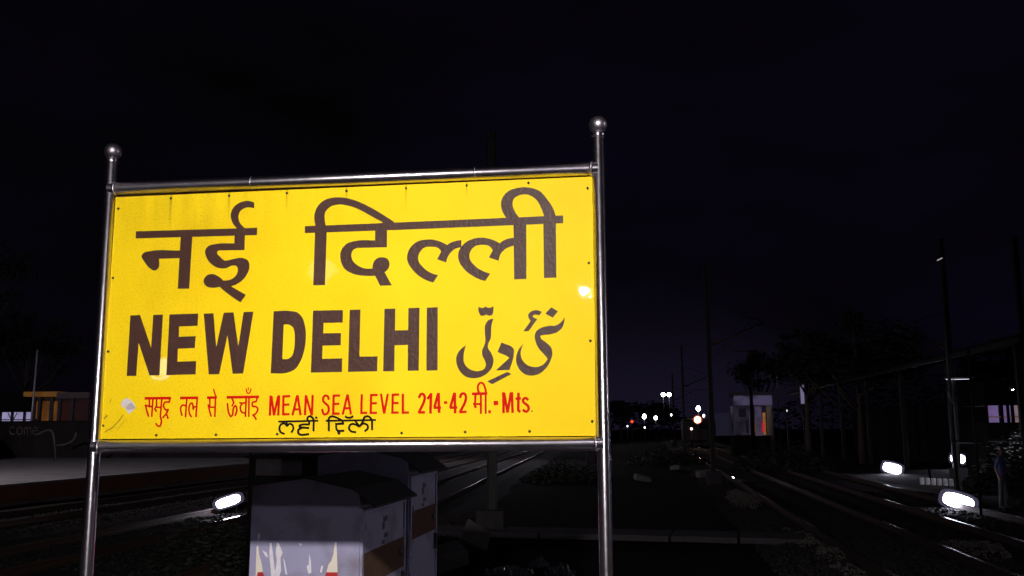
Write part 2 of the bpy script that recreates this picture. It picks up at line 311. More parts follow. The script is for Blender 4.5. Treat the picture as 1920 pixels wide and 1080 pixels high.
SIGN_PARTS = [
 ('letter','brown Devanagari letter with a vertical stem and left arm','b',[[[(3603,10013),(4217,9991),(4182,7227),(3580,7237)]],[[(3698,9148),(3339,9164),(2976,9190),(2614,9210),(2256,9206),(1907,9159),(1862,9152),(1815,9145),(1770,9137),(1727,9125),(1689,9107),(1658,9083),(1629,9054),(1603,9021),(1584,8988),(1571,8954),(1574,8894),(1604,8830),(1649,8764),(1701,8699),(1748,8637),(1805,8558),(1867,8479),(1933,8405),(2005,8337),(2084,8281),(2130,8253),(2178,8224),(2228,8199),(2277,8182),(2323,8178),(2360,8188),(2397,8206),(2432,8231),(2465,8259),(2492,8286),(2533,8363),(2544,8456),(2538,8560),(2524,8667),(2515,8769),(3718,8766)]]]),
 ('letter','brown Devanagari letter with a hooked top and curled tail','b',[[[(7375,11427),(7316,11457),(7255,11482),(7191,11503),(7127,11519),(7063,11530),(6989,11534),(6914,11531),(6838,11521),(6765,11505),(6695,11485),(6614,11454),(6535,11416),(6460,11370),(6391,11318),(6334,11259),(6285,11193),(6244,11119),(6211,11040),(6188,10957),(6177,10876),(6178,10798),(6191,10718),(6212,10637),(6240,10558),(6274,10483),(6317,10409),(6369,10338),(6427,10271),(6489,10206),(6553,10145),(6630,10071),(7030,10056),(7008,10079),(6986,10102),(6964,10126),(6943,10150),(6921,10173),(6870,10225),(6816,10276),(6764,10327),(6716,10381),(6677,10438),(6647,10495),(6622,10556),(6602,10618),(6589,10680),(6584,10740),(6588,10803),(6601,10866),(6621,10928),(6649,10986),(6683,11036),(6725,11078),(6776,11116),(6833,11148),(6894,11174),(6954,11192),(7035,11203),(7121,11200),(7210,11186),(7299,11166),(7386,11145)]],[[(6422,9912),(6430,9419),(6228,9426),(6025,9436),(5823,9442),(5622,9436),(5426,9412),(5348,9400),(5268,9390),(5190,9375),(5119,9353),(5059,9317),(5022,9283),(4988,9242),(4958,9197),(4935,9149),(4920,9102),(4915,9039),(4925,8973),(4944,8904),(4970,8837),(4998,8773),(5036,8700),(5082,8629),(5135,8561),(5193,8497),(5254,8439),(5317,8389),(5384,8342),(5455,8299),(5529,8263),(5603,8234),(5686,8210),(5774,8194),(5862,8186),(5950,8185),(6035,8191),(6109,8210),(6180,8242),(6251,8277),(6323,8305),(6397,8316),(6435,8316),(6476,8315),(6515,8311),(6552,8302),(6582,8287),(6608,8260),(6629,8224),(6645,8184),(6656,8142),(6663,8102),(6666,8049),(6660,7994),(6646,7939),(6625,7887),(6601,7840),(6566,7791),(6523,7746),(6474,7706),(6420,7671),(6365,7642),(6320,7623),(6272,7609),(6223,7598),(6173,7590),(6123,7584),(6084,7581),(6045,7580),(6005,7581),(5966,7584),(5927,7590),(5869,7641),(5810,7693),(5750,7742),(5687,7788),(5621,7827),(5573,7852),(5523,7876),(5473,7897),(5422,7913),(5371,7923),(5308,7925),(5242,7919),(5177,7905),(5117,7884),(5066,7855),(5020,7816),(4977,7766),(4943,7710),(4919,7652),(4912,7595),(4919,7546),(4936,7495),(4962,7443),(4993,7396),(5028,7356),(5078,7319),(5139,7291),(5206,7270),(5275,7254),(5341,7242),(5424,7235),(5507,7238),(5591,7248),(5675,7262),(5757,7278),(5858,7192),(5960,7108),(6064,7026),(6170,6945),(6276,6867),(6393,6785),(6510,6706),(6630,6629),(6750,6553),(6871,6480),(7129,6851),(6350,7285),(6432,7304),(6513,7330),(6592,7361),(6668,7398),(6740,7438),(6821,7492),(6898,7552),(6970,7619),(7035,7691),(7092,7767),(7141,7846),(7186,7931),(7223,8019),(7248,8110),(7257,8202),(7255,8265),(7249,8333),(7236,8400),(7215,8462),(7184,8515),(7137,8561),(7078,8601),(7010,8634),(6940,8659),(6872,8678),(6801,8687),(6727,8686),(6653,8677),(6579,8665),(6506,8654),(6444,8643),(6384,8630),(6323,8616),(6263,8603),(6201,8593),(6152,8585),(6102,8576),(6052,8570),(6003,8569),(5956,8577),(5915,8595),(5875,8621),(5837,8652),(5800,8686),(5766,8719),(5705,8775),(5638,8839),(5581,8905),(5548,8968),(5555,9022),(5566,9037),(5582,9054),(5600,9069),(5619,9082),(5638,9090),(6966,9064),(6963,9893)]]]),
 ('headline','short brown headline bar over the first word','b',[[[(1198,10208),(7584,10155),(7585,9793),(1214,9845)]]]),
 ('letter','brown Devanagari vowel sign with a sweeping arc on top','b',[[[(10545,9970),(11139,9948),(11121,7218),(10528,7223)]],[[(10578,10086),(10549,10185),(10522,10287),(10501,10388),(10488,10490),(10486,10590),(10492,10674),(10505,10759),(10524,10843),(10550,10924),(10582,11000),(10637,11094),(10705,11185),(10784,11267),(10870,11339),(10962,11398),(11049,11438),(11142,11467),(11241,11489),(11341,11504),(11440,11515),(11534,11521),(11630,11521),(11727,11516),(11823,11507),(11919,11495),(12040,11474),(12162,11446),(12282,11412),(12401,11375),(12519,11334),(12692,11266),(12862,11187),(13029,11100),(13194,11010),(13357,10918),(13491,10841),(13623,10762),(13754,10680),(13884,10597),(14012,10512),(14106,10450),(14200,10387),(14293,10324),(14384,10259),(14475,10192),(14488,10116),(13931,10113),(13912,10196),(13802,10258),(13693,10320),(13584,10383),(13474,10445),(13365,10508),(13246,10579),(13128,10651),(13009,10723),(12889,10791),(12766,10854),(12650,10908),(12531,10959),(12411,11007),(12290,11049),(12167,11084),(12072,11107),(11976,11128),(11879,11146),(11783,11156),(11688,11156),(11601,11149),(11513,11136),(11427,11115),(11345,11087),(11272,11049),(11211,11007),(11153,10957),(11101,10901),(11058,10840),(11027,10775),(11014,10721),(11009,10663),(11009,10602),(11013,10541),(11017,10481),(11025,10398),(11038,10315),(11055,10232),(11074,10149),(11094,10067)]]]),
 ('letter','brown Devanagari letter with a round knob and kicked foot','b',[[[(13558,9918),(13563,9320),(13362,9330),(13159,9343),(12957,9350),(12757,9345),(12562,9320),(12476,9304),(12389,9287),(12303,9266),(12223,9238),(12150,9200),(12075,9142),(12006,9071),(11945,8990),(11897,8904),(11863,8815),(11849,8749),(11842,8679),(11841,8608),(11845,8536),(11854,8467),(11875,8368),(11906,8267),(11948,8170),(12000,8079),(12060,7998),(12137,7923),(12228,7857),(12329,7799),(12433,7750),(12537,7708),(12639,7675),(12745,7652),(12852,7635),(12960,7623),(13067,7612),(13172,7603),(13278,7597),(13383,7594),(13489,7594),(13594,7597),(13847,7115),(14427,7111),(14057,7755),(14097,7778),(14135,7805),(14171,7835),(14203,7868),(14229,7904),(14255,7950),(14275,8000),(14289,8054),(14296,8108),(14295,8160),(14287,8209),(14272,8260),(14251,8310),(14224,8355),(14193,8393),(14150,8425),(14098,8450),(14042,8469),(13984,8481),(13929,8488),(13868,8487),(13806,8479),(13745,8463),(13688,8440),(13638,8410),(13602,8380),(13569,8343),(13540,8301),(13515,8258),(13495,8214),(13479,8165),(13468,8114),(13462,8062),(13459,8009),(13459,7956),(13392,7948),(13324,7946),(13255,7948),(13186,7955),(13119,7966),(13039,7985),(12959,8010),(12880,8042),(12805,8079),(12734,8122),(12672,8166),(12610,8215),(12553,8269),(12503,8327),(12464,8390),(12441,8439),(12422,8491),(12408,8546),(12400,8600),(12399,8652),(12405,8701),(12416,8751),(12432,8799),(12455,8844),(12482,8881),(12519,8912),(12564,8937),(12613,8956),(12665,8972),(12716,8983),(14154,8964),(14151,9896)]]]),
 ('letter','brown half letter curl, left one of two','b',[[[(16673,7547),(16430,7191),(16317,7227),(16204,7268),(16093,7315),(15986,7368),(15883,7428),(15781,7497),(15681,7574),(15586,7657),(15498,7746),(15418,7840),(15346,7935),(15276,8037),(15215,8144),(15169,8253),(15146,8363),(15144,8442),(15152,8525),(15169,8607),(15192,8687),(15222,8762),(15272,8854),(15335,8942),(15409,9023),(15490,9094),(15577,9152),(15670,9196),(15772,9229),(15879,9251),(15988,9265),(16096,9272),(16188,9273),(16281,9269),(16375,9259),(16467,9243),(16558,9221),(16616,9204),(16675,9183),(16733,9160),(16790,9135),(16846,9108),(16897,9083),(16947,9056),(16997,9028),(17045,8999),(17093,8968),(17140,9007),(17192,9041),(17247,9070),(17304,9096),(17362,9119),(17441,9144),(17524,9162),(17609,9174),(17694,9183),(17779,9191),(17780,8820),(17732,8828),(17682,8829),(17631,8823),(17581,8813),(17535,8799),(17470,8772),(17409,8733),(17352,8686),(17299,8634),(17250,8581),(17217,8540),(17185,8497),(17156,8452),(17130,8405),(17108,8357),(17092,8314),(17078,8270),(17067,8224),(17058,8178),(17052,8132),(16610,8305),(16803,8652),(16789,8692),(16767,8730),(16739,8767),(16708,8800),(16675,8828),(16617,8863),(16550,8887),(16477,8901),(16402,8909),(16330,8914),(16259,8918),(16186,8919),(16114,8914),(16046,8902),(15984,8880),(15918,8839),(15858,8783),(15804,8718),(15760,8646),(15728,8573),(15712,8519),(15700,8461),(15695,8402),(15695,8344),(15702,8288),(15727,8212),(15768,8139),(15820,8068),(15878,8001),(15936,7938),(15997,7877),(16064,7818),(16134,7764),(16207,7715),(16283,7672),(16357,7637),(16434,7608),(16513,7583),(16593,7563)]]]),
 ('letter','brown curl letter joined to a tall stem','b',[[[(19158,7537),(18927,7195),(18816,7229),(18706,7267),(18598,7310),(18493,7358),(18391,7413),(18293,7472),(18196,7537),(18104,7607),(18017,7683),(17937,7765),(17866,7847),(17797,7936),(17735,8030),(17685,8127),(17651,8227),(17636,8304),(17628,8386),(17627,8468),(17634,8549),(17650,8625),(17689,8727),(17748,8825),(17821,8916),(17904,8999),(17990,9069),(18090,9131),(18200,9182),(18318,9221),(18439,9249),(18559,9266),(18648,9271),(18740,9270),(18832,9263),(18923,9250),(19013,9233),(19094,9213),(19175,9188),(19255,9159),(19333,9126),(19408,9088),(19450,9068),(19492,9048),(19533,9026),(19570,9001),(19600,8968),(19656,9013),(19718,9053),(19782,9088),(19849,9118),(19916,9145),(20002,9170),(20091,9187),(20182,9197),(20274,9204),(20366,9208),(20364,8852),(20271,8831),(20177,8810),(20084,8785),(19996,8752),(19914,8709),(19864,8674),(19815,8636),(19769,8594),(19726,8549),(19688,8501),(19649,8436),(19618,8365),(19593,8291),(19572,8214),(19552,8139),(19097,8311),(19283,8639),(19255,8690),(19221,8739),(19184,8786),(19142,8827),(19097,8861),(19042,8888),(18981,8907),(18916,8918),(18850,8925),(18786,8928),(18716,8928),(18644,8924),(18574,8914),(18507,8897),(18446,8871),(18387,8833),(18331,8785),(18281,8730),(18239,8669),(18207,8606),(18189,8548),(18178,8485),(18174,8420),(18176,8356),(18185,8295),(18214,8212),(18259,8132),(18317,8056),(18381,7985),(18447,7919),(18508,7864),(18573,7813),(18642,7766),(18714,7723),(18786,7683),(18857,7647),(18931,7615),(19005,7586),(19081,7560)]],[[(20275,10013),(20881,9990),(20867,7241),(20288,7235)]]]),
 ('letter','brown Devanagari vowel sign with a tall closed loop','b',[[[(21682,10073),(22272,10051),(22266,7257),(21687,7262)]],[[(20004,10052),(19931,10170),(19856,10289),(19786,10411),(19730,10535),(19695,10664),(19686,10733),(19681,10803),(19680,10874),(19685,10943),(19696,11009),(19729,11104),(19777,11197),(19838,11284),(19907,11362),(19982,11429),(20070,11486),(20169,11530),(20275,11564),(20384,11589),(20492,11608),(20592,11621),(20694,11626),(20797,11625),(20900,11618),(21000,11604),(21105,11582),(21211,11554),(21315,11518),(21414,11474),(21505,11421),(21595,11349),(21677,11264),(21752,11171),(21824,11073),(21893,10976),(21948,10897),(22001,10817),(22051,10736),(22098,10652),(22139,10567),(22174,10483),(22205,10398),(22231,10311),(22254,10224),(22274,10136),(22288,9982),(21760,10002),(21728,10174),(21711,10247),(21690,10319),(21665,10390),(21637,10461),(21609,10531),(21568,10630),(21526,10729),(21479,10826),(21425,10917),(21361,10998),(21298,11059),(21229,11116),(21155,11167),(21077,11210),(20998,11242),(20921,11262),(20841,11274),(20759,11278),(20679,11273),(20603,11259),(20533,11237),(20462,11207),(20394,11170),(20336,11124),(20291,11071),(20269,11026),(20253,10976),(20242,10922),(20235,10868),(20233,10815),(20240,10744),(20258,10673),(20283,10603),(20313,10534),(20345,10467),(20379,10402),(20417,10339),(20460,10278),(20504,10219),(20551,10162),(20652,10027)]]]),
 ('headline','long brown headline bar over the second word','b',[[[(10024,10142),(14516,10154),(22614,10190),(22614,9824),(14522,9791),(10034,9800)]]]),
 ('letter','brown capital N','b',[[[(1159,5973),(1669,5983),(2345,4357),(2365,5976),(2876,5977),(2857,3007),(2337,3005),(1679,4601),(1645,2994),(1143,3000)]]]),
 ('letter','brown capital E after N','b',[[[(3219,5978),(4712,5986),(4715,5386),(3750,5377),(3763,4870),(4637,4883),(4621,4309),(3745,4282),(3751,3658),(4719,3673),(4729,3032),(3210,3007)]]]),
 ('letter','brown capital W','b',[[[(4998,5975),(5501,5981),(5722,4340),(6028,5998),(6532,6003),(6843,4349),(7047,6008),(7548,6013),(7146,3041),(6615,3032),(6271,4893),(5932,3020),(5396,3015)]]]),
 ('letter','brown capital D','b',[[[(8574,6007),(8734,6013),(8894,6019),(9055,6022),(9214,6018),(9373,6003),(9454,5994),(9536,5985),(9617,5973),(9695,5953),(9767,5923),(9824,5888),(9878,5845),(9929,5797),(9976,5745),(10018,5692),(10065,5616),(10101,5532),(10130,5444),(10155,5355),(10176,5267),(10200,5157),(10215,5045),(10225,4932),(10230,4819),(10232,4707),(10230,4576),(10223,4444),(10210,4314),(10190,4184),(10164,4058),(10138,3953),(10109,3849),(10074,3746),(10034,3647),(9986,3551),(9941,3471),(9892,3391),(9837,3314),(9776,3245),(9708,3186),(9640,3145),(9565,3111),(9486,3083),(9405,3059),(9325,3039),(9173,3013),(9015,3007),(8855,3012),(8693,3022),(8533,3031)],[(9106,5351),(9159,5355),(9214,5358),(9268,5358),(9320,5353),(9371,5341),(9408,5326),(9446,5307),(9482,5285),(9516,5261),(9545,5234),(9576,5194),(9600,5148),(9619,5098),(9635,5048),(9650,4998),(9667,4925),(9677,4850),(9682,4775),(9684,4699),(9686,4624),(9688,4521),(9687,4417),(9682,4314),(9672,4213),(9654,4113),(9642,4055),(9631,3995),(9616,3937),(9595,3883),(9566,3836),(9539,3806),(9507,3778),(9473,3753),(9437,3731),(9400,3713),(9343,3696),(9282,3689),(9217,3688),(9153,3691),(9089,3695)]]]),
 ('letter','brown capital E after D','b',[[[(10558,5994),(12042,5987),(12047,5386),(11098,5388),(11097,4895),(11972,4891),(11971,4313),(11079,4301),(11077,3677),(12062,3690),(12059,3043),(10532,3032)]]]),
 ('letter','brown capital L','b',[[[(12374,5989),(12905,5991),(12903,3754),(13784,3754),(13777,3051),(12358,3044)]]]),
 ('letter','brown capital H','b',[[[(14082,5995),(14608,5997),(14613,4963),(15244,4964),(15245,6005),(15786,6006),(15779,3060),(15244,3054),(15243,4268),(14605,4257),(14604,3049),(14064,3048)]]]),
 ('letter','brown capital I','b',[[[(16133,6007),(16661,6013),(16673,3057),(16141,3051)]]]),
 ('letter','brown Urdu letters with a tall stroke and deep bowl','b',[[[(19320,5418),(19263,5407),(19205,5394),(19149,5378),(19097,5356),(19051,5326),(19019,5296),(18990,5260),(18965,5222),(18943,5181),(18924,5140),(18906,5075),(18899,5005),(18899,4933),(18903,4860),(18904,4789),(18907,4710),(18915,4631),(18923,4553),(18927,4475),(18924,4398),(18917,4351),(18909,4303),(18898,4257),(18886,4210),(18872,4165),(18854,4118),(18830,4072),(18806,4026),(18786,3980),(18774,3933),(18770,3887),(18770,3840),(18775,3792),(18783,3745),(18793,3700),(18812,3651),(18837,3605),(18865,3559),(18891,3513),(18912,3465),(18924,3427),(18936,3387),(18946,3348),(18952,3309),(18951,3271),(18942,3229),(18927,3187),(18907,3146),(18881,3109),(18852,3079),(18820,3056),(18782,3038),(18740,3024),(18698,3013),(18656,3004),(18602,2997),(18546,2995),(18490,2998),(18434,3005),(18380,3016),(18321,3032),(18262,3054),(18205,3080),(18152,3112),(18104,3148),(18059,3190),(18017,3238),(17980,3291),(17949,3346),(17925,3402),(17909,3461),(17901,3523),(17899,3587),(17901,3651),(17904,3714),(17910,3777),(17918,3840),(17930,3902),(17945,3964),(17963,4025),(17974,4062),(17985,4100),(17998,4138),(18014,4174),(18034,4207),(17962,4163),(17890,4117),(17822,4067),(17759,4012),(17705,3951),(17666,3895),(17630,3835),(17599,3772),(17575,3707),(17559,3642),(17551,3573),(17551,3502),(17558,3430),(17571,3359),(17588,3291),(17610,3225),(17638,3159),(17670,3096),(17707,3035),(17748,2978),(17795,2923),(17847,2869),(17903,2820),(17963,2777),(18026,2742),(18084,2718),(18147,2700),(18212,2687),(18277,2678),(18341,2672),(18412,2671),(18485,2674),(18557,2682),(18627,2696),(18695,2714),(18772,2743),(18847,2779),(18919,2821),(18987,2869),(19049,2922),(19102,2975),(19151,3033),(19197,3095),(19235,3160),(19265,3228),(19283,3286),(19297,3348),(19306,3411),(19308,3475),(19305,3536),(19294,3592),(19277,3647),(19256,3702),(19232,3756),(19207,3809),(19176,3861),(19138,3911),(19100,3960),(19068,4011),(19050,4064),(19045,4106),(19046,4149),(19051,4193),(19059,4236),(19070,4278),(19085,4318),(19106,4356),(19130,4394),(19151,4432),(19169,4471),(19185,4538),(19193,4608),(19196,4679),(19197,4751),(19201,4822),(19205,4892),(19207,4963),(19210,5034),(19216,5105),(19229,5173),(19242,5224),(19257,5275),(19274,5325),(19295,5373)]],[[(18595,6002),(18612,5987),(18632,5973),(18652,5962),(18673,5952),(18694,5944),(18721,5937),(18750,5932),(18779,5930),(18807,5931),(18833,5937),(18853,5944),(18873,5953),(18892,5965),(18910,5979),(18925,5994),(18948,5978),(18973,5963),(18999,5949),(19025,5939),(19052,5932),(19079,5928),(19107,5927),(19136,5929),(19164,5933),(19190,5940),(19215,5949),(19239,5960),(19262,5973),(19284,5988),(19305,6004),(19309,5955),(19312,5906),(19314,5857),(19312,5808),(19305,5760),(19298,5727),(19291,5692),(19282,5658),(19268,5628),(19249,5604),(19230,5590),(19207,5578),(19181,5569),(19155,5563),(19130,5560),(19097,5562),(19063,5571),(19030,5586),(18996,5602),(18964,5619),(18944,5604),(18923,5592),(18900,5581),(18877,5572),(18853,5566),(18825,5562),(18796,5560),(18766,5562),(18738,5567),(18714,5577),(18694,5594),(18676,5616),(18661,5643),(18647,5670),(18635,5697),(18615,5754),(18604,5814),(18600,5877),(18598,5939)]]]),
 ('letter','brown Urdu letter bent like a hook over a slanting dash','b',[[[(19680,4306),(19727,4286),(19774,4265),(19821,4245),(19868,4225),(19915,4204),(19963,4186),(20013,4170),(20062,4152),(20108,4131),(20149,4103),(20175,4080),(20201,4054),(20224,4026),(20244,3997),(20258,3966),(20264,3940),(20266,3913),(20266,3886),(20265,3858),(20265,3830),(20251,3666),(20214,3504),(20163,3343),(20107,3183),(20058,3023),(19413,3013),(20049,3583),(19912,3681),(19494,3863)]],[[(19948,2940),(20143,2838),(19244,2388),(19009,2518)]]]),
 ('letter','brown Urdu letters with a diamond dot and small hook above','b',[[[(22630,5419),(22599,5368),(22566,5318),(22531,5269),(22494,5224),(22453,5182),(22414,5149),(22372,5118),(22329,5089),(22284,5064),(22238,5043),(22169,5026),(22095,5022),(22020,5024),(21944,5026),(21870,5020),(21806,5011),(21743,5000),(21679,4987),(21618,4971),(21558,4949),(21502,4924),(21445,4895),(21391,4862),(21343,4824),(21304,4780),(21283,4745),(21266,4708),(21251,4668),(21240,4627),(21232,4587),(21229,4526),(21234,4463),(21246,4400),(21262,4337),(21280,4277),(21303,4211),(21330,4147),(21361,4084),(21395,4023),(21433,3965),(21471,3915),(21513,3868),(21557,3823),(21601,3777),(21643,3730),(21679,3688),(21713,3646),(21748,3603),(21782,3560),(21815,3516),(21798,3475),(21778,3435),(21753,3396),(21726,3360),(21697,3326),(21657,3288),(21613,3254),(21565,3223),(21515,3197),(21464,3176),(21412,3160),(21358,3149),(21303,3142),(21247,3140),(21193,3142),(21129,3150),(21064,3165),(21001,3185),(20940,3211),(20884,3242),(20830,3279),(20778,3322),(20730,3370),(20687,3422),(20652,3477),(20625,3533),(20604,3595),(20589,3658),(20580,3723),(20576,3786),(20578,3833),(20584,3880),(20593,3926),(20604,3973),(20617,4018),(20632,4061),(20650,4105),(20670,4147),(20692,4188),(20716,4229),(20663,4176),(20612,4121),(20563,4064),(20519,4005),(20480,3943),(20450,3885),(20423,3824),(20400,3762),(20382,3699),(20369,3635),(20362,3574),(20359,3512),(20361,3449),(20367,3387),(20379,3327),(20398,3261),(20424,3196),(20456,3132),(20492,3072),(20533,3017),(20578,2965),(20629,2916),(20684,2871),(20742,2833),(20803,2802),(20854,2784),(20908,2770),(20963,2760),(21019,2755),(21074,2753),(21136,2755),(21200,2763),(21263,2775),(21325,2792),(21383,2814),(21461,2851),(21536,2899),(21606,2953),(21672,3014),(21733,3077),(21785,3138),(21833,3204),(21877,3273),(21915,3345),(21949,3418),(21978,3491),(22004,3568),(22025,3645),(22037,3723),(22038,3801),(22032,3848),(22023,3896),(22011,3943),(21995,3989),(21975,4033),(21940,4086),(21896,4134),(21847,4180),(21795,4224),(21746,4268),(21697,4306),(21644,4341),(21592,4377),(21547,4417),(21515,4466),(21507,4485),(21498,4506),(21491,4527),(21487,4547),(21489,4563),(21504,4578),(21531,4587),(21564,4591),(21600,4594),(21633,4599),(21694,4608),(21757,4613),(21819,4617),(21882,4622),(21943,4631),(22007,4644),(22071,4658),(22134,4675),(22196,4695),(22253,4722),(22306,4752),(22357,4785),(22406,4823),(22450,4865),(22488,4910),(22514,4952),(22536,4997),(22556,5044),(22572,5092),(22587,5141),(22601,5195),(22612,5250),(22619,5306),(22625,5363)]],[[(22007,5881),(22316,5690),(22076,5396),(21740,5594)]],[[(21577,5676),(21531,5701),(21482,5723),(21433,5742),(21383,5757),(21332,5764),(21285,5765),(21236,5761),(21187,5752),(21140,5738),(21098,5719),(21058,5693),(21018,5662),(20983,5626),(20955,5587),(20940,5546),(20937,5513),(20941,5477),(20950,5439),(20962,5403),(20978,5370),(20990,5348),(21003,5326),(21019,5305),(21036,5286),(21055,5271),(20708,4803),(20954,4806),(21360,5354),(21325,5364),(21288,5374),(21253,5386),(21220,5402),(21193,5424),(21180,5438),(21166,5455),(21154,5472),(21145,5488),(21143,5503),(21152,5519),(21172,5532),(21198,5544),(21227,5553),(21253,5559),(21290,5561),(21329,5555),(21369,5544),(21409,5529),(21447,5515)]]]),
 ('word','first small red Devanagari word, three joined letters','r',[['S',[(2154,1839),(3521,1839)],[(2145,1968),(3513,1967)]],['S',[(2346,1883),(2371,1570),(2227,1613)],[(2437,1884),(2472,1453),(2204,1533)]],['S',[(2160,1598),(2268,1254),(2371,1004)],[(2248,1617),(2355,1276),(2456,1030)]],['S',[(2367,1463),(2598,1452)],[(2366,1562),(2597,1551)]],['S',[(2539,1885),(2525,1011)],[(2630,1879),(2616,1005)]],['S',[(2729,1881),(2748,1454)],[(2819,1879),(2839,1452)]],['S',[(2652,1412),(2763,1233)],[(2735,1453),(2846,1273)]],['S',[(2703,1425),(3053,1422)],[(2698,1509),(3048,1506)]],['S',[(3000,1882),(2971,1008)],[(3091,1874),(3061,1001)]],['S',[(2972,1014),(2989,972),(3012,912),(3033,848),(3042,793),(3038,739),(3026,680),(3008,629),(2992,602),(2983,597),(2972,597),(2950,604),(2928,615),(2906,634),(2880,668),(2855,704),(2836,730)],[(3058,1038),(3074,996),(3098,934),(3121,862),(3133,792),(3128,723),(3113,654),(3091,592),(3062,542),(3016,514),(2963,513),(2917,527),(2877,548),(2839,581),(2806,624),(2779,662),(2761,688)]],['S',[(3396,1870),(3401,1840),(3408,1799),(3409,1767),(3406,1760),(3391,1756),(3338,1758),(3269,1760),(3204,1743),(3160,1700),(3130,1649),(3113,1592),(3111,1533),(3128,1472),(3160,1408),(3201,1351),(3252,1305),(3316,1291),(3377,1300),(3425,1314),(3456,1323)],[(3486,1878),(3490,1848),(3499,1802),(3500,1746),(3473,1689),(3407,1672),(3341,1674),(3286,1675),(3256,1668),(3235,1648),(3215,1613),(3203,1574),(3202,1538),(3214,1496),(3239,1446),(3270,1402),(3294,1381),(3314,1376),(3351,1382),(3394,1394),(3426,1403)]],['S',[(3369,1361),(3268,1155),(3099,982)],[(3451,1323),(3346,1106),(3168,924)]],['S',[(3243,1093),(3320,1058),(3387,896)],[(3279,1168),(3391,1117),(3471,922)]]]),
 ('word','small red Devanagari word of two letters','r',[['S',[(3980,1834),(4913,1838)],[(3971,1963),(4905,1967)]],['S',[(4283,1869),(4265,978)],[(4373,1862),(4355,972)]],['S',[(4350,1552),(4311,1565),(4251,1586),(4180,1603),(4111,1598),(4061,1562),(4025,1512),(4002,1451),(3993,1381),(4008,1293),(4037,1193),(4069,1101),(4091,1038)],[(4325,1473),(4284,1487),(4228,1506),(4177,1518),(4149,1516),(4129,1502),(4106,1471),(4090,1428),(4084,1378),(4096,1306),(4124,1212),(4155,1122),(4176,1059)]],['S',[(4821,1864),(4796,987)],[(4911,1857),(4886,981)]],['S',[(4846,1520),(4694,1506),(4623,1350)],[(4860,1437),(4758,1428),(4706,1314)]],['S',[(4744,1359),(4732,1417),(4715,1505),(4693,1594),(4662,1666),(4602,1697),(4542,1682),(4499,1650),(4467,1610),(4445,1563),(4429,1505),(4420,1442),(4418,1378),(4423,1310),(4435,1238),(4453,1168),(4475,1106),(4508,1053),(4548,1010),(4583,978),(4606,957)],[(4656,1347),(4644,1406),(4627,1492),(4607,1573),(4592,1609),(4595,1607),(4588,1606),(4566,1589),(4546,1565),(4531,1532),(4518,1484),(4510,1430),(4508,1375),(4512,1315),(4523,1250),(4539,1187),(4557,1137),(4581,1099),(4612,1065),(4644,1036),(4668,1014)]]]),
 ('word','shortest red Devanagari word with a slanting top stroke','r',[['S',[(5368,1838),(5874,1846)],[(5358,1966),(5864,1974)]],['S',[(5456,1854),(5489,1563),(5463,1601)],[(5546,1855),(5566,1409),(5403,1542)]],['S',[(5389,1580),(5487,1231),(5581,984)],[(5475,1597),(5572,1251),(5664,1008)]],['S',[(5524,1402),(5794,1408)],[(5517,1485),(5788,1492)]],['S',[(5750,1875),(5759,979)],[(5839,1871),(5848,976)]],['S',[(5857,1903),(5702,2324)],[(5793,1885),(5638,2306)]]]),
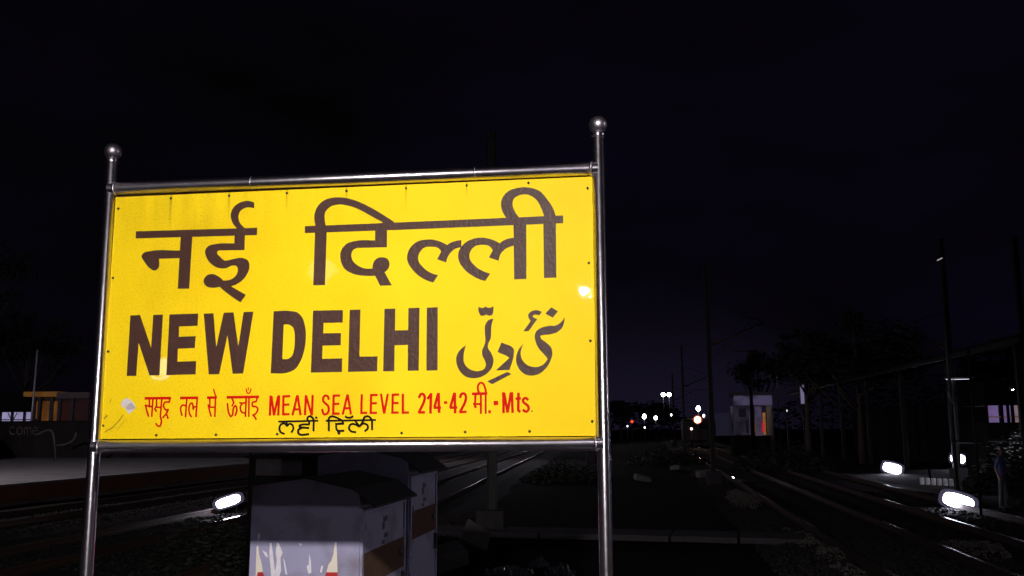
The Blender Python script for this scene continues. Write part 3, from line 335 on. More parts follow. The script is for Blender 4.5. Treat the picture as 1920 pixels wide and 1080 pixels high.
 ('word','red Devanagari word with a crescent and dot on top','r',[['S',[(6360,1846),(7994,1856)],[(6352,1973),(7987,1983)]],['S',[(6578,1871),(6678,1655),(6604,1495)],[(6659,1901),(6775,1651),(6685,1459)]],['S',[(6369,1632),(6379,1556),(6393,1445),(6411,1326),(6433,1225),(6461,1143),(6495,1069),(6532,1009),(6579,961),(6644,959),(6688,996),(6718,1042),(6739,1094),(6749,1156),(6751,1227),(6752,1294),(6760,1347),(6777,1391),(6800,1432),(6820,1458),(6818,1457),(6809,1462),(6823,1443),(6841,1407),(6852,1372),(6856,1335),(6854,1291),(6847,1245),(6838,1201),(6823,1157),(6803,1112),(6782,1070),(6767,1040)],[(6457,1638),(6467,1561),(6481,1452),(6498,1337),(6518,1243),(6544,1169),(6574,1103),(6603,1056),(6616,1043),(6608,1043),(6618,1051),(6638,1082),(6653,1119),(6661,1167),(6662,1232),(6664,1304),(6674,1370),(6695,1427),(6724,1478),(6757,1521),(6809,1552),(6866,1526),(6900,1482),(6923,1433),(6939,1384),(6944,1334),(6942,1280),(6935,1227),(6924,1177),(6907,1126),(6884,1075),(6862,1032),(6848,1003)]],['S',[(7300,1881),(7301,978)],[(7389,1877),(7389,974)]],['S',[(7000,1610),(7179,1582),(7364,1615)],[(7010,1691),(7173,1666),(7343,1697)]],['S',[(7147,1664),(7123,1629),(7085,1577),(7048,1514),(7027,1446),(7031,1376),(7048,1304),(7077,1236),(7118,1178),(7179,1142),(7248,1125),(7308,1117),(7347,1111)],[(7222,1617),(7197,1581),(7161,1532),(7130,1479),(7116,1433),(7119,1383),(7133,1325),(7155,1272),(7179,1237),(7211,1219),(7262,1206),(7317,1199),(7357,1193)]],['S',[(7444,1878),(7471,975)],[(7532,1877),(7559,974)]],['S',[(7860,1885),(7851,1848),(7840,1797),(7825,1750),(7811,1727),(7797,1721),(7760,1721),(7706,1722),(7652,1696),(7629,1637),(7621,1574),(7624,1510),(7647,1448),(7705,1420),(7763,1420),(7808,1422),(7836,1416),(7860,1400),(7886,1376),(7904,1351),(7910,1327),(7905,1293),(7886,1245),(7859,1197),(7832,1161),(7800,1136),(7757,1116),(7713,1099),(7681,1087)],[(7946,1863),(7937,1827),(7925,1773),(7907,1714),(7875,1660),(7818,1638),(7764,1639),(7731,1639),(7724,1635),(7715,1614),(7709,1567),(7711,1522),(7717,1505),(7722,1503),(7758,1503),(7812,1505),(7869,1493),(7914,1463),(7953,1427),(7985,1382),(8000,1328),(7990,1269),(7967,1209),(7935,1151),(7897,1102),(7850,1066),(7795,1040),(7748,1023),(7717,1011)]],['S',[(7670,1047),(7770,968),(7865,818)],[(7725,1109),(7837,1020),(7940,859)]],['S',[(7297,2309),(7306,2273),(7318,2220),(7334,2164),(7351,2119),(7372,2089),(7398,2067),(7428,2056),(7458,2055),(7488,2064),(7516,2081),(7542,2106),(7563,2137),(7579,2181),(7592,2232),(7601,2280),(7608,2313)],[(7357,2319),(7366,2283),(7379,2231),(7393,2180),(7407,2144),(7419,2127),(7430,2118),(7438,2114),(7447,2114),(7459,2118),(7475,2128),(7492,2144),(7507,2165),(7519,2199),(7531,2247),(7540,2294),(7547,2327)]],['S',[(7415,2373),(7416,2229)],[(7467,2371),(7468,2227)]]]),
 ('letter','','r',[['S',[(8512,1978),(8505,1028)],[(8628,1972),(8621,1023)]],['S',[(8552,1940),(8709,1025)],[(8666,1953),(8823,1038)]],['S',[(8823,1019),(9006,1931)],[(8709,1044),(8893,1956)]],['S',[(8932,1981),(8924,1033)],[(9048,1976),(9039,1027)]]]),
 ('letter','','r',[['S',[(9148,1978),(9163,1034)],[(9263,1975),(9278,1031)]],['S',[(9161,1871),(9550,1879)],[(9154,1980),(9543,1988)]],['S',[(9208,1475),(9522,1484)],[(9200,1584),(9514,1593)]],['S',[(9173,1029),(9549,1038)],[(9166,1138),(9541,1147)]]]),
 ('letter','','r',[['S',[(9840,1987),(9627,1042)],[(9952,1960),(9739,1016)]],['S',[(9852,1966),(10030,1023)],[(9965,1981),(10142,1038)]],['S',[(9768,1255),(10035,1261)],[(9761,1364),(10028,1369)]]]),
 ('letter','','r',[['S',[(10263,1976),(10242,1032)],[(10378,1970),(10356,1026)]],['S',[(10266,1951),(10573,1020)],[(10375,1980),(10681,1049)]],['S',[(10596,1988),(10582,1029)],[(10710,1983),(10696,1024)]]]),
 ('letter','','r',[['S',[(11508,1756),(11500,1786),(11488,1833),(11469,1886),(11440,1935),(11396,1968),(11347,1988),(11297,1997),(11247,1994),(11203,1972),(11168,1940),(11141,1903),(11123,1862),(11113,1817),(11110,1768),(11114,1717),(11129,1667),(11156,1624),(11191,1589),(11224,1560),(11257,1530),(11294,1499),(11333,1470),(11363,1443),(11382,1417),(11395,1381),(11403,1336),(11406,1289),(11402,1249),(11392,1214),(11375,1180),(11355,1153),(11336,1137),(11314,1128),(11286,1123),(11266,1125),(11256,1130),(11239,1159),(11219,1222),(11202,1290),(11189,1338)],[(11399,1731),(11390,1762),(11379,1806),(11365,1844),(11353,1864),(11340,1874),(11317,1884),(11295,1888),(11282,1887),(11272,1882),(11257,1868),(11242,1847),(11232,1825),(11226,1799),(11224,1766),(11227,1733),(11234,1708),(11247,1688),(11269,1665),(11300,1638),(11332,1609),(11366,1581),(11405,1551),(11448,1513),(11484,1463),(11505,1406),(11516,1345),(11520,1284),(11514,1227),(11499,1174),(11474,1124),(11441,1079),(11401,1045),(11351,1024),(11295,1014),(11232,1020),(11172,1054),(11134,1120),(11109,1196),(11091,1267),(11079,1314)]]]),
 ('letter','','r',[['S',[(11623,1977),(11622,1044)],[(11737,1973),(11736,1041)]],['S',[(11635,1878),(12010,1886)],[(11629,1987),(12004,1995)]],['S',[(11686,1493),(11979,1502)],[(11679,1601),(11972,1610)]],['S',[(11632,1039),(12001,1048)],[(11626,1147),(11995,1156)]]]),
 ('letter','','r',[['S',[(12300,1997),(12090,1064)],[(12410,1971),(12201,1038)]],['S',[(12308,1975),(12491,1047)],[(12419,1992),(12601,1064)]],['S',[(12227,1287),(12502,1292)],[(12221,1395),(12496,1400)]]]),
 ('letter','','r',[['S',[(12995,1994),(12986,1074)],[(13108,1990),(13098,1070)]],['S',[(13000,1065),(13334,1074)],[(12993,1172),(13328,1181)]]]),
 ('letter','','r',[['S',[(13447,1997),(13445,1070)],[(13559,1994),(13556,1067)]],['S',[(13459,1888),(13829,1896)],[(13453,1996),(13823,2003)]],['S',[(13506,1508),(13795,1513)],[(13501,1616),(13790,1621)]],['S',[(13454,1061),(13803,1070)],[(13448,1169),(13798,1178)]]]),
 ('letter','','r',[['S',[(13923,1998),(14091,1067)],[(14033,2014),(14200,1083)]],['S',[(14256,2013),(14091,1086)],[(14366,1992),(14200,1065)]]]),
 ('letter','','r',[['S',[(14491,1994),(14481,1074)],[(14603,1991),(14592,1071)]],['S',[(14503,1897),(14854,1905)],[(14497,2004),(14849,2012)]],['S',[(14548,1511),(14835,1516)],[(14543,1618),(14831,1623)]],['S',[(14491,1066),(14842,1075)],[(14486,1172),(14836,1181)]]]),
 ('letter','','r',[['S',[(14975,1996),(14983,1070)],[(15086,1994),(15094,1068)]],['S',[(14993,1062),(15342,1071)],[(14988,1169),(15337,1177)]]]),
 ('letter','','r',[['S',[(15859,1765),(15870,1797),(15886,1842),(15903,1882),(15916,1901),(15928,1909),(15946,1914),(15958,1914),(15964,1912),(15977,1900),(15995,1873),(16009,1837),(16015,1798),(16011,1751),(15998,1693),(15975,1626),(15945,1549),(15899,1450),(15839,1333),(15781,1223),(15740,1147)],[(15740,1807),(15751,1838),(15768,1886),(15791,1941),(15825,1990),(15871,2019),(15922,2035),(15979,2036),(16033,2016),(16074,1976),(16107,1926),(16131,1866),(16141,1799),(16135,1730),(16119,1660),(16094,1584),(16061,1501),(16013,1396),(15951,1276),(15892,1166),(15852,1090)]],['S',[(15771,1068),(16095,1066)],[(15770,1189),(16094,1187)]]]),
 ('letter','','r',[['S',[(16311,2012),(16289,1067)],[(16436,2007),(16414,1063)]],['S',[(16333,2016),(16150,1768)],[(16435,1944),(16253,1696)]]]),
 ('letter','','r',[['S',[(16671,2015),(16698,1101)],[(16796,2017),(16822,1102)]],['S',[(16658,2009),(16473,1363)],[(16778,1974),(16593,1329)]],['S',[(16505,1271),(16853,1278)],[(16500,1392),(16848,1399)]]]),
 ('letter','','r',[['S',[(16981,1501),(17149,1509)],[(16973,1621),(17141,1630)]]]),
 ('letter','','r',[['S',[(17428,2018),(17453,1066)],[(17552,2019),(17576,1067)]],['S',[(17415,2001),(17224,1342)],[(17535,1966),(17344,1308)]],['S',[(17261,1265),(17617,1272)],[(17257,1386),(17613,1393)]]]),
 ('letter','','r',[['S',[(17795,1749),(17806,1785),(17821,1836),(17838,1881),(17852,1902),(17864,1910),(17884,1915),(17901,1915),(17910,1912),(17922,1901),(17938,1876),(17952,1842),(17958,1801),(17957,1754),(17948,1697),(17931,1632),(17903,1556),(17854,1456),(17788,1336),(17723,1222),(17679,1144)],[(17676,1786),(17687,1821),(17703,1875),(17726,1935),(17760,1989),(17810,2021),(17865,2036),(17922,2036),(17976,2016),(18018,1977),(18050,1929),(18072,1871),(18082,1807),(18080,1742),(18070,1672),(18049,1595),(18017,1509),(17965,1401),(17897,1277),(17832,1163),(17787,1085)]],['S',[(17710,1064),(18050,1077)],[(17704,1184),(18044,1197)]]]),
 ('letter','','r',[['S',[(19316,1419),(19527,1432)],[(19302,1613),(19513,1626)]]]),
 ('letter','','r',[['S',[(19701,2014),(19708,1065)],[(19824,2014),(19830,1065)]],['S',[(19737,1975),(19894,1078)],[(19858,1994),(20014,1098)]],['S',[(20053,2011),(19894,1098)],[(20174,1990),(20014,1078)]],['S',[(20098,2009),(20123,1065)],[(20220,2011),(20245,1068)]]]),
 ('letter','','r',[['S',[(20403,1989),(20383,1166),(20502,1059)],[(20525,1985),(20506,1218),(20584,1147)]],['S',[(20331,1653),(20580,1666)],[(20324,1773),(20574,1785)]]]),
 ('letter','','r',[['S',[(20955,1679),(20935,1701),(20904,1735),(20863,1772),(20807,1800),(20747,1793),(20697,1770),(20654,1739),(20622,1700),(20607,1654),(20606,1605),(20619,1555),(20647,1505),(20696,1461),(20754,1421),(20805,1386),(20836,1357),(20852,1329),(20863,1300),(20866,1274),(20863,1254),(20853,1231),(20833,1204),(20811,1186),(20804,1184),(20792,1187),(20756,1209),(20715,1240),(20685,1263)],[(20866,1599),(20845,1621),(20818,1651),(20794,1673),(20786,1677),(20780,1676),(20759,1667),(20739,1652),(20731,1642),(20728,1633),(20728,1618),(20732,1600),(20744,1580),(20772,1554),(20823,1519),(20882,1479),(20932,1432),(20963,1380),(20981,1327),(20988,1274),(20981,1221),(20958,1170),(20921,1123),(20874,1082),(20810,1058),(20742,1077),(20686,1112),(20641,1146),(20612,1167)]]]),
 ('word','red Devanagari abbreviation with a tall loop and full stop','r',[['S',[(18301,1887),(19024,1905)],[(18296,2014),(19020,2031)]],['S',[(18686,1960),(18669,2016),(18644,2096),(18624,2178),(18618,2242),(18627,2292),(18648,2340),(18674,2380),(18696,2400),(18714,2407),(18736,2407),(18762,2398),(18784,2381),(18807,2350),(18832,2298),(18854,2238),(18873,2179),(18888,2118),(18899,2052),(18906,1991),(18912,1947)],[(18590,1933),(18574,1989),(18548,2071),(18525,2163),(18517,2248),(18531,2321),(18559,2388),(18597,2443),(18640,2485),(18694,2505),(18753,2504),(18808,2485),(18856,2450),(18894,2398),(18924,2335),(18949,2268),(18969,2204),(18986,2136),(18997,2065),(19005,2002),(19011,1959)]],['S',[(18416,1927),(18391,1482)],[(18516,1921),(18491,1476)]],['S',[(18331,1533),(18433,1285)],[(18440,1574),(18541,1327)]],['S',[(18402,1431),(18721,1438)],[(18399,1528),(18718,1535)]],['S',[(18669,1946),(18670,1038)],[(18769,1945),(18769,1038)]],['S',[(18892,1944),(18891,1037)],[(18991,1943),(18991,1036)]],['S',[(19058,1203),(19058,1065)],[(19186,1202),(19186,1064)]]]),
 ('word','black Gurmukhi word with two curved letters, left of the pair','k',[['S',[(8994,696),(10964,731)],[(8988,786),(10959,821)]],['S',[(9344,208),(9306,222),(9252,239),(9201,261),(9168,283),(9147,312),(9129,352),(9118,395),(9114,435),(9119,474),(9132,515),(9151,551),(9171,576),(9198,593),(9235,606),(9272,611),(9295,608),(9316,595),(9345,562),(9374,523),(9395,494)],[(9313,120),(9275,133),(9218,152),(9153,179),(9096,217),(9059,268),(9033,325),(9018,383),(9013,440),(9020,496),(9037,552),(9064,604),(9101,648),(9150,679),(9207,698),(9267,707),(9329,699),(9383,665),(9425,618),(9456,575),(9477,547)]],['S',[(9466,489),(9490,514),(9522,550),(9554,579),(9573,589),(9590,588),(9617,579),(9645,562),(9666,542),(9682,515),(9696,478),(9703,438),(9703,405),(9690,371),(9664,329),(9635,289),(9613,260)],[(9390,553),(9413,578),(9447,616),(9492,657),(9546,685),(9606,682),(9659,664),(9707,635),(9746,598),(9774,552),(9793,499),(9804,442),(9803,385),(9782,329),(9749,276),(9718,234),(9697,205)]],['S',[(9363,725),(9377,550)],[(9463,729),(9477,554)]],['S',[(10456,749),(10464,719),(10476,680),(10479,654),(10480,656),(10466,653),(10411,654),(10341,658),(10274,657),(10214,649),(10156,639),(10102,627),(10055,608),(10020,577),(10005,535),(10010,493),(10034,456),(10069,436),(10106,427),(10147,421),(10198,416),(10275,408),(10372,401),(10464,395),(10528,391)],[(10552,770),(10560,742),(10574,696),(10582,637),(10552,576),(10481,558),(10411,559),(10342,563),(10285,562),(10232,556),(10180,547),(10136,537),(10113,527),(10108,523),(10107,521),(10107,522),(10105,524),(10106,524),(10123,519),(10156,515),(10205,509),(10280,503),(10376,495),(10468,489),(10532,485)]],['S',[(10182,499),(10143,484),(10084,462),(10019,433),(9966,392),(9942,337),(9938,280),(9948,224),(9970,176),(10002,138),(10046,107),(10101,86),(10169,75),(10262,77),(10372,89),(10476,103),(10546,113)],[(10222,411),(10182,396),(10126,375),(10075,352),(10050,333),(10041,313),(10039,281),(10045,248),(10056,224),(10072,205),(10093,190),(10126,177),(10173,169),(10252,171),(10356,182),(10459,196),(10529,206)]],['S',[(10695,779),(10697,283)],[(10795,776),(10796,281)]],['S',[(10518,757),(10506,785),(10489,823),(10478,858),(10477,877),(10485,895),(10504,918),(10527,935),(10541,940),(10557,938),(10586,926),(10617,905),(10641,884),(10661,855),(10679,815),(10695,773),(10707,743)],[(10426,724),(10414,751),(10396,793),(10379,844),(10376,899),(10399,946),(10432,986),(10475,1019),(10527,1037),(10582,1030),(10632,1008),(10678,979),(10718,944),(10749,898),(10772,847),(10789,803),(10800,773)]],['S',[(10817,866),(10931,877)],[(10804,960),(10918,971)]]]),
 ('word','black Gurmukhi word with a crescent above, right of the pair','k',[['S',[(11330,721),(13760,745)],[(11326,811),(13757,834)]],['S',[(11437,774),(11442,283)],[(11536,772),(11541,282)]],['S',[(11516,749),(11519,779),(11522,820),(11528,858),(11538,881),(11554,897),(11577,912),(11605,922),(11637,926),(11676,921),(11725,907),(11781,887),(11842,863),(11915,831),(11997,791),(12073,754),(12126,727)],[(11417,759),(11420,788),(11423,833),(11432,886),(11453,935),(11488,971),(11530,997),(11579,1015),(11635,1021),(11694,1014),(11754,997),(11816,974),(11880,949),(11956,916),(12040,875),(12117,837),(12170,810)]],['S',[(12092,778),(12106,688),(11782,670)],[(12203,791),(12236,587),(11792,563)]],['S',[(11798,619),(11797,583),(11796,529),(11796,469),(11804,416),(11815,374),(11832,331),(11866,290),(11923,262),(12004,252),(12100,253),(12190,257),(12251,259)],[(11897,614),(11896,577),(11894,525),(11895,473),(11901,431),(11910,399),(11919,376),(11929,363),(11950,353),(12007,346),(12095,346),(12183,350),(12244,353)]],['S',[(11878,310),(11935,144)],[(11994,343),(12050,178)]],['S',[(12237,939),(12258,924),(12289,902),(12330,878),(12376,861),(12424,854),(12473,853),(12521,858),(12567,868),(12610,889),(12646,915),(12674,938),(12693,953)],[(12293,1015),(12314,1000),(12343,980),(12373,962),(12399,952),(12429,948),(12465,948),(12502,951),(12531,958),(12556,969),(12583,989),(12609,1010),(12628,1026)]],['S',[(12828,285),(12786,288),(12726,291),(12666,298),(12621,310),(12589,326),(12560,348),(12539,372),(12528,395),(12523,424),(12526,463),(12536,501),(12549,526),(12567,543),(12595,558),(12628,568),(12660,572),(12689,570),(12722,562),(12759,547),(12798,531),(12839,509),(12884,482),(12926,455),(12955,437)],[(12823,192),(12781,194),(12719,198),(12649,206),(12586,222),(12536,249),(12492,282),(12457,322),(12433,369),(12424,423),(12429,480),(12443,535),(12468,583),(12506,619),(12553,644),(12603,660),(12653,667),(12703,663),(12751,650),(12796,633),(12840,614),(12887,590),(12936,560),(12979,533),(13008,514)]],['S',[(13023,461),(13206,737)],[(12940,513),(13123,789)]],['S',[(12716,736),(12956,458)],[(12792,794),(13031,516)]],['S',[(13054,498),(13078,519),(13111,548),(13143,572),(13169,581),(13199,580),(13242,570),(13281,554),(13307,536),(13324,515),(13337,487),(13341,457),(13338,434),(13317,404),(13275,365),(13228,326),(13194,299)],[(12987,568),(13011,588),(13046,620),(13094,654),(13150,675),(13211,673),(13271,659),(13328,635),(13375,603),(13409,561),(13431,511),(13440,455),(13431,398),(13394,344),(13342,295),(13292,255),(13259,228)]],['S',[(13529,780),(13538,319)],[(13627,779),(13635,319)]],['S',[(13214,741),(13215,771),(13215,812),(13220,849),(13228,870),(13245,887),(13275,904),(13309,917),(13338,922),(13363,921),(13389,913),(13416,899),(13442,881),(13469,850),(13498,806),(13525,761),(13545,730)],[(13116,746),(13117,775),(13118,820),(13124,873),(13144,924),(13183,961),(13230,989),(13279,1007),(13329,1017),(13378,1014),(13424,1000),(13468,978),(13509,948),(13547,905),(13581,854),(13609,807),(13629,775)]]]),
 ('full_stop','tiny dark full stop after the red letters','k',[['S',[(21040,1164),(21055,1115)],[(21101,1181),(21116,1132)]]]),
 ('sticker_remnant','pale torn sticker scrap','w',[[[(928,1635),(938,1681),(954,1725),(976,1766),(1006,1805),(1043,1841),(1084,1870),(1144,1894),(1211,1907),(1280,1915),(1330,1882),(1379,1849),(1428,1814),(1488,1771),(1547,1726),(1606,1681),(1728,1445),(1676,1402),(1624,1359),(1572,1315),(1495,1251),(1419,1186),(1343,1121),(1333,1172),(1317,1222),(1292,1265),(1258,1297),(1217,1324),(1173,1345),(1181,1449),(1104,1542),(998,1425)]]]),
 ('sticker_remnant','grey fold of the sticker scrap','w2',[[[(1326,1632),(1368,1663),(1417,1688),(1464,1696),(1519,1668),(1569,1611),(1614,1551),(1720,1445),(1633,1414),(1546,1386),(1455,1369),(1407,1362),(1357,1358),(1313,1370),(1281,1382),(1249,1401),(1225,1423),(1223,1485),(1273,1559)]]]),
 ('scuff_mark','','d',[['S',[(192,263),(212,279),(239,302),(272,327),(311,351),(359,374),(417,398),(477,424),(533,456),(580,493),(622,534),(660,575),(697,614),(736,651),(774,687),(811,723),(845,757),(871,786),(891,812),(912,840),(938,876),(977,929),(1022,994),(1065,1055),(1095,1097)],[(158,297),(178,313),(206,336),(241,363),(284,390),(335,414),(394,438),(452,464),(503,492),(545,526),(584,564),(622,605),(660,645),(700,683),(739,719),(775,754),(807,787),(832,815),(851,839),(871,866),(897,902),(936,955),(981,1020),(1024,1081),(1054,1123)]]]),
 ('scuff_mark','','d',[['S',[(799,377),(819,398),(848,427),(882,464),(919,507),(961,559),(1007,620),(1055,683),(1103,740),(1153,793),(1207,845),(1256,890),(1289,921)],[(788,386),(808,407),(837,436),(871,472),(908,515),(949,567),(995,628),(1044,691),(1092,749),(1143,802),(1197,854),(1245,899),(1279,931)]]]),
 ('scuff_mark','','d',[['S',[(132,906),(182,994),(273,1082)],[(76,935),(129,1029),(226,1123)]]]),
 ('scuff_mark','','d',[['S',[(350,1703),(372,1794),(408,1899)],[(327,1709),(350,1801),(386,1906)]]]),
]
SCREWS = [(2979,11825),(6055,11833),(9049,11842),(12080,11819),(15055,11824),(18026,11826),(20992,11826),(170,11418),(109,7882),(91,4213),(75,605),(23775,11446),(23773,7903),(23783,4300),(23803,668),(2850,133),(5896,146),(8957,159),(11994,184),(14992,184),(17981,220),(20959,231)]
PANEL = [(-12, 12005), (24043, 11999), (23947, 28), (-50, -35)]
# ------------------------------------------------------------------ ground
RAIL_Z = -0.45
def grid_ground():
    b = MB()
    xs = [-900, -400, -150] + [-60 + i * 3 for i in range(41)] + [150, 400, 900]
    ys = [-300, -100, -30, -10] + [0 + i * 2.5 for i in range(37)] + [120, 200, 500, 1200]
    V = {}
    for i, x in enumerate(xs):
        for j, y in enumerate(ys):
            z = -.68 + (.05 * noise.noise(Vector((x * .21, y * .17, 0))) if abs(x) < 90 and y < 95 else 0)
            V[i, j] = b.b.verts.new((x, y, z))
    for i in range(len(xs) - 1):
        for j in range(len(ys) - 1):
            b.b.faces.new((V[i, j], V[i + 1, j], V[i + 1, j + 1], V[i, j + 1])).smooth = True
    return b.build('ground', soil)
tag(grid_ground(), kind='structure')
pl = MB().box((-1.5, -15.35, -.35), (11.0, 49.3, .7), bev=.02)
tag(pl.build('platform', concrete), kind='structure')
fp = MB().box((-30, 52, -.34), (21.2, 124, .68))
tag(fp.build('platform_across_the_tracks', concrete_d), kind='structure')
fcp = MB().box((-19.385, 52, -.32), (.03, 124, .50))
tag(fcp.build('platform_face', mat('red_oxide_band', (.12, .035, .02), rough=.9, var=.5, vscale=2)), kind='structure')

# ------------------------------------------------------------------ tracks
def offset_path(path, off):
    out = []
    for i, p in enumerate(path):
        a = Vector(path[max(i - 1, 0)]); c = Vector(path[min(i + 1, len(path) - 1)])
        d = (c - a).normalized(); out.append((p[0] + d.y * off, p[1] - d.x * off))
    return out
def dens(path, step=3.0):
    out = []
    for a, c in zip(path, path[1:]):
        n = max(1, int(math.hypot(c[0] - a[0], c[1] - a[1]) / step))
        for k in range(n): out.append((a[0] + (c[0] - a[0]) * k / n, a[1] + (c[1] - a[1]) * k / n))
    out.append(path[-1])
    for _ in range(6):
        out = [out[0]] + [((out[i - 1][0] + 2 * out[i][0] + out[i + 1][0]) / 4, (out[i - 1][1] + 2 * out[i][1] + out[i + 1][1]) / 4) for i in range(1, len(out) - 1)] + [out[-1]]
    return out
sl_mesh = None
def track(path, label, smax=62, smin=-20, polish=None):
    global sl_mesh
    path = dens(path)
    t = thing('railway_track', (path[0][0], path[0][1], RAIL_Z), label, 'track', 'railway tracks')
    t['kind'] = 'structure'
    o = Vector((path[0][0], path[0][1], 0))
    for s in (-1, 1):
        rp = offset_path(path, s * .838)
        b = MB(); prof = [(-.034, 0), (.034, 0), (.036, -.035), (.01, -.05), (.01, -.125), (.068, -.14), (.068, -.155), (-.068, -.155), (-.068, -.14), (-.01, -.125), (-.01, -.05), (-.036, -.035)]
        rings = []
        for i, p in enumerate(rp):
            a = Vector(rp[max(i - 1, 0)]); c = Vector(rp[min(i + 1, len(rp) - 1)]); d = (c - a).normalized()
            rings.append([b.b.verts.new((p[0] - o.x + d.y * x, p[1] - o.y - d.x * x, z)) for x, z in prof])
        for A, B in zip(rings, rings[1:]):
            for k in range(len(prof)):
                f = b.b.faces.new((A[k], A[(k + 1) % 12], B[(k + 1) % 12], B[k]))
                f.material_index = 1 if k == 0 else 0
        b.b.faces.new(rings[0][::-1]); b.b.faces.new(rings[-1])
        r = b.build('rail', rail_side, t); r.data.materials.append(polish or rail_top)
    if sl_mesh is None:
        mb = MB().box((0, 0, -.235), (2.6, .24, .16), bev=.03)
        so = mb.build('sleeper', sleeper_m, t); sl_mesh = so.data
        bpy.data.objects.remove(so)
    # sleepers along the path
    acc = 0
    for a, c in zip(path, path[1:]):
        L = math.hypot(c[0] - a[0], c[1] - a[1])
        while acc < L:
            x, y = a[0] + (c[0] - a[0]) * acc / L, a[1] + (c[1] - a[1]) * acc / L
            if smin < y < smax:
                so = bpy.data.objects.new('sleeper', sl_mesh); COL.objects.link(so); so.parent = t
                so.location = (x - o.x, y - o.y, 0); so.rotation_euler = (0, 0, -math.atan2(c[0] - a[0], c[1] - a[1]))
            acc += .65
        acc -= L
    # ballast bed
    b = MB(); rings = []
    prof = [(-2.3, -.68), (-1.5, -.60), (1.5, -.60), (2.3, -.68)]
    for i, p in enumerate(path):
        a = Vector(path[max(i - 1, 0)]); c = Vector(path[min(i + 1, len(path) - 1)]); d = (c - a).normalized()
        rings.append([b.b.verts.new((p[0] - o.x + d.y * x, p[1] - o.y - d.x * x, z + .45 + .0 + .02 * noise.noise(Vector((p[0] + x, p[1], 3))))) for x, z in prof])
    for A, B in zip(rings, rings[1:]):
        for k in range(3): b.b.faces.new((A[k], A[k + 1], B[k + 1], B[k]))
    bb = b.build('ballast_bed', ballast_m, t)
    return t, path
T1, P1 = track([(4.17, -30), (4.17, 0), (4.17, 45), (4.1, 80), (4.3, 140), (3.0, 300)], 'railway track on the right, running past the masts into the distance', smin=6)
T2, P2 = track([(-5.2, -30), (-5.6, 8), (-7.0, 28), (-8.1, 45), (-10.0, 78), (-13, 130), (-20, 240)], 'railway track bending away behind the small grey cabinets', smin=8)
T3, P3 = track([(-10.3, -30), (-10.4, 8), (-11.0, 36), (-12.2, 60), (-15, 105), (-24, 240)], 'middle one of the tracks between the sign and the far platform', smin=12)
T4, P4 = track([(-15.6, -30), (-15.6, 20), (-15.6, 60), (-17.4, 110), (-28, 240)], 'railway track running right along the far platform face', smin=12)
T5, P5 = track([(7.45, -30), (7.45, 40), (7.7, 90), (8.5, 200)], 'outer right railway track beside the low trackside lamps', smin=14)

# loose ballast stones (one mass, real pieces)
def stones(name, label, areas, total, m, smin=.02, smax=.045):
    b = bmesh.new()
    tot = sum(a[4] for a in areas)
    for (x0, x1, y0, y1, w, zf) in areas:
        for _ in range(int(total * w / tot)):
            x = random.uniform(x0, x1); y = random.uniform(y0, y1); z = zf(x, y)
            if z is None: continue
            r = random.uniform(smin, smax)
            a, c, e = r * random.uniform(.8, 1.3), r * random.uniform(.6, 1.1), r * random.uniform(.5, .9)
            q = Matrix.Rotation(random.random() * 6.28, 3, 'Z') @ Matrix.Rotation(random.uniform(-.5, .5), 3, 'X')
            P = [Vector(v) for v in ((a, 0, 0), (0, c, 0), (-a, 0, 0), (0, -c, 0), (.2 * a, .1 * c, e), (0, 0, -e))]
            V = [b.verts.new(q @ p + Vector((x, y, z))) for p in P]
            for i, j in ((0, 1), (1, 2), (2, 3), (3, 0)):
                b.faces.new((V[i], V[j], V[4])); b.faces.new((V[j], V[i], V[5]))
    me = bpy.data.meshes.new(name); b.to_mesh(me); b.free(); me.materials.append(m)
    o = bpy.data.objects.new(name, me); COL.objects.link(o)
    tag(o, label, 'gravel', kind='stuff'); return o
def bed(cx):
    def f(x, y):
        d = abs(x - cx)
        if .75 < d < .92: return None
        return -.595 if d < 1.5 else -.595 - (d - 1.5) * .11 + random.uniform(-.01, .02)
    return f
def heap(cx, cyy, rx, ry, h):
    def f(x, y):
        q = ((x - cx) / rx) ** 2 + ((y - cyy) / ry) ** 2 + .9 * noise.noise(Vector((x * 1.6, y * .9, 7))) + .5 * noise.noise(Vector((x * 4, y * 3, 2)))
        if q > 1: return None
        q = max(0, q)
        return -.66 + h * (1 - q) * random.uniform(.6, 1) + .05 * noise.noise(Vector((x * 3, y * 2, 0)))
    return f
stones('ballast', 'loose grey ballast stones heaped around the right track', [
    (1.9, 6.4, 12, 26, 9, bed(4.17)), (1.9, 6.4, 26, 40, 4, bed(4.17)),
    (6.4, 11, 18, 34, 4, bed(7.45))], 26000, ballast_m)
stones('ballast', 'heaps of broken stone coloured as if lamplit, piled beside the right track', [
    (1.9, 3.3, 26, 33.5, 1.6, heap(2.75, 29.6, .5, 3.6, .26)),
    (2.2, 3.35, 14, 22, 1.0, heap(2.95, 18, .33, 4.2, .18)),
    (5.2, 6.3, 16.5, 19.5, .8, heap(5.7, 18, .4, 1.3, .26))], 7000, heap_m, .015, .034)
stones('ballast', 'scattered ballast stones over the left tracks below the sign', [
    (-8.5, -3.2, 9, 24, 4, bed(-6.1)), (-13, -8.5, 14, 30, 3, bed(-10.6)), (-18, -13.4, 18, 34, 3, bed(-15.6))], 16000, ballast_m, .025, .055)

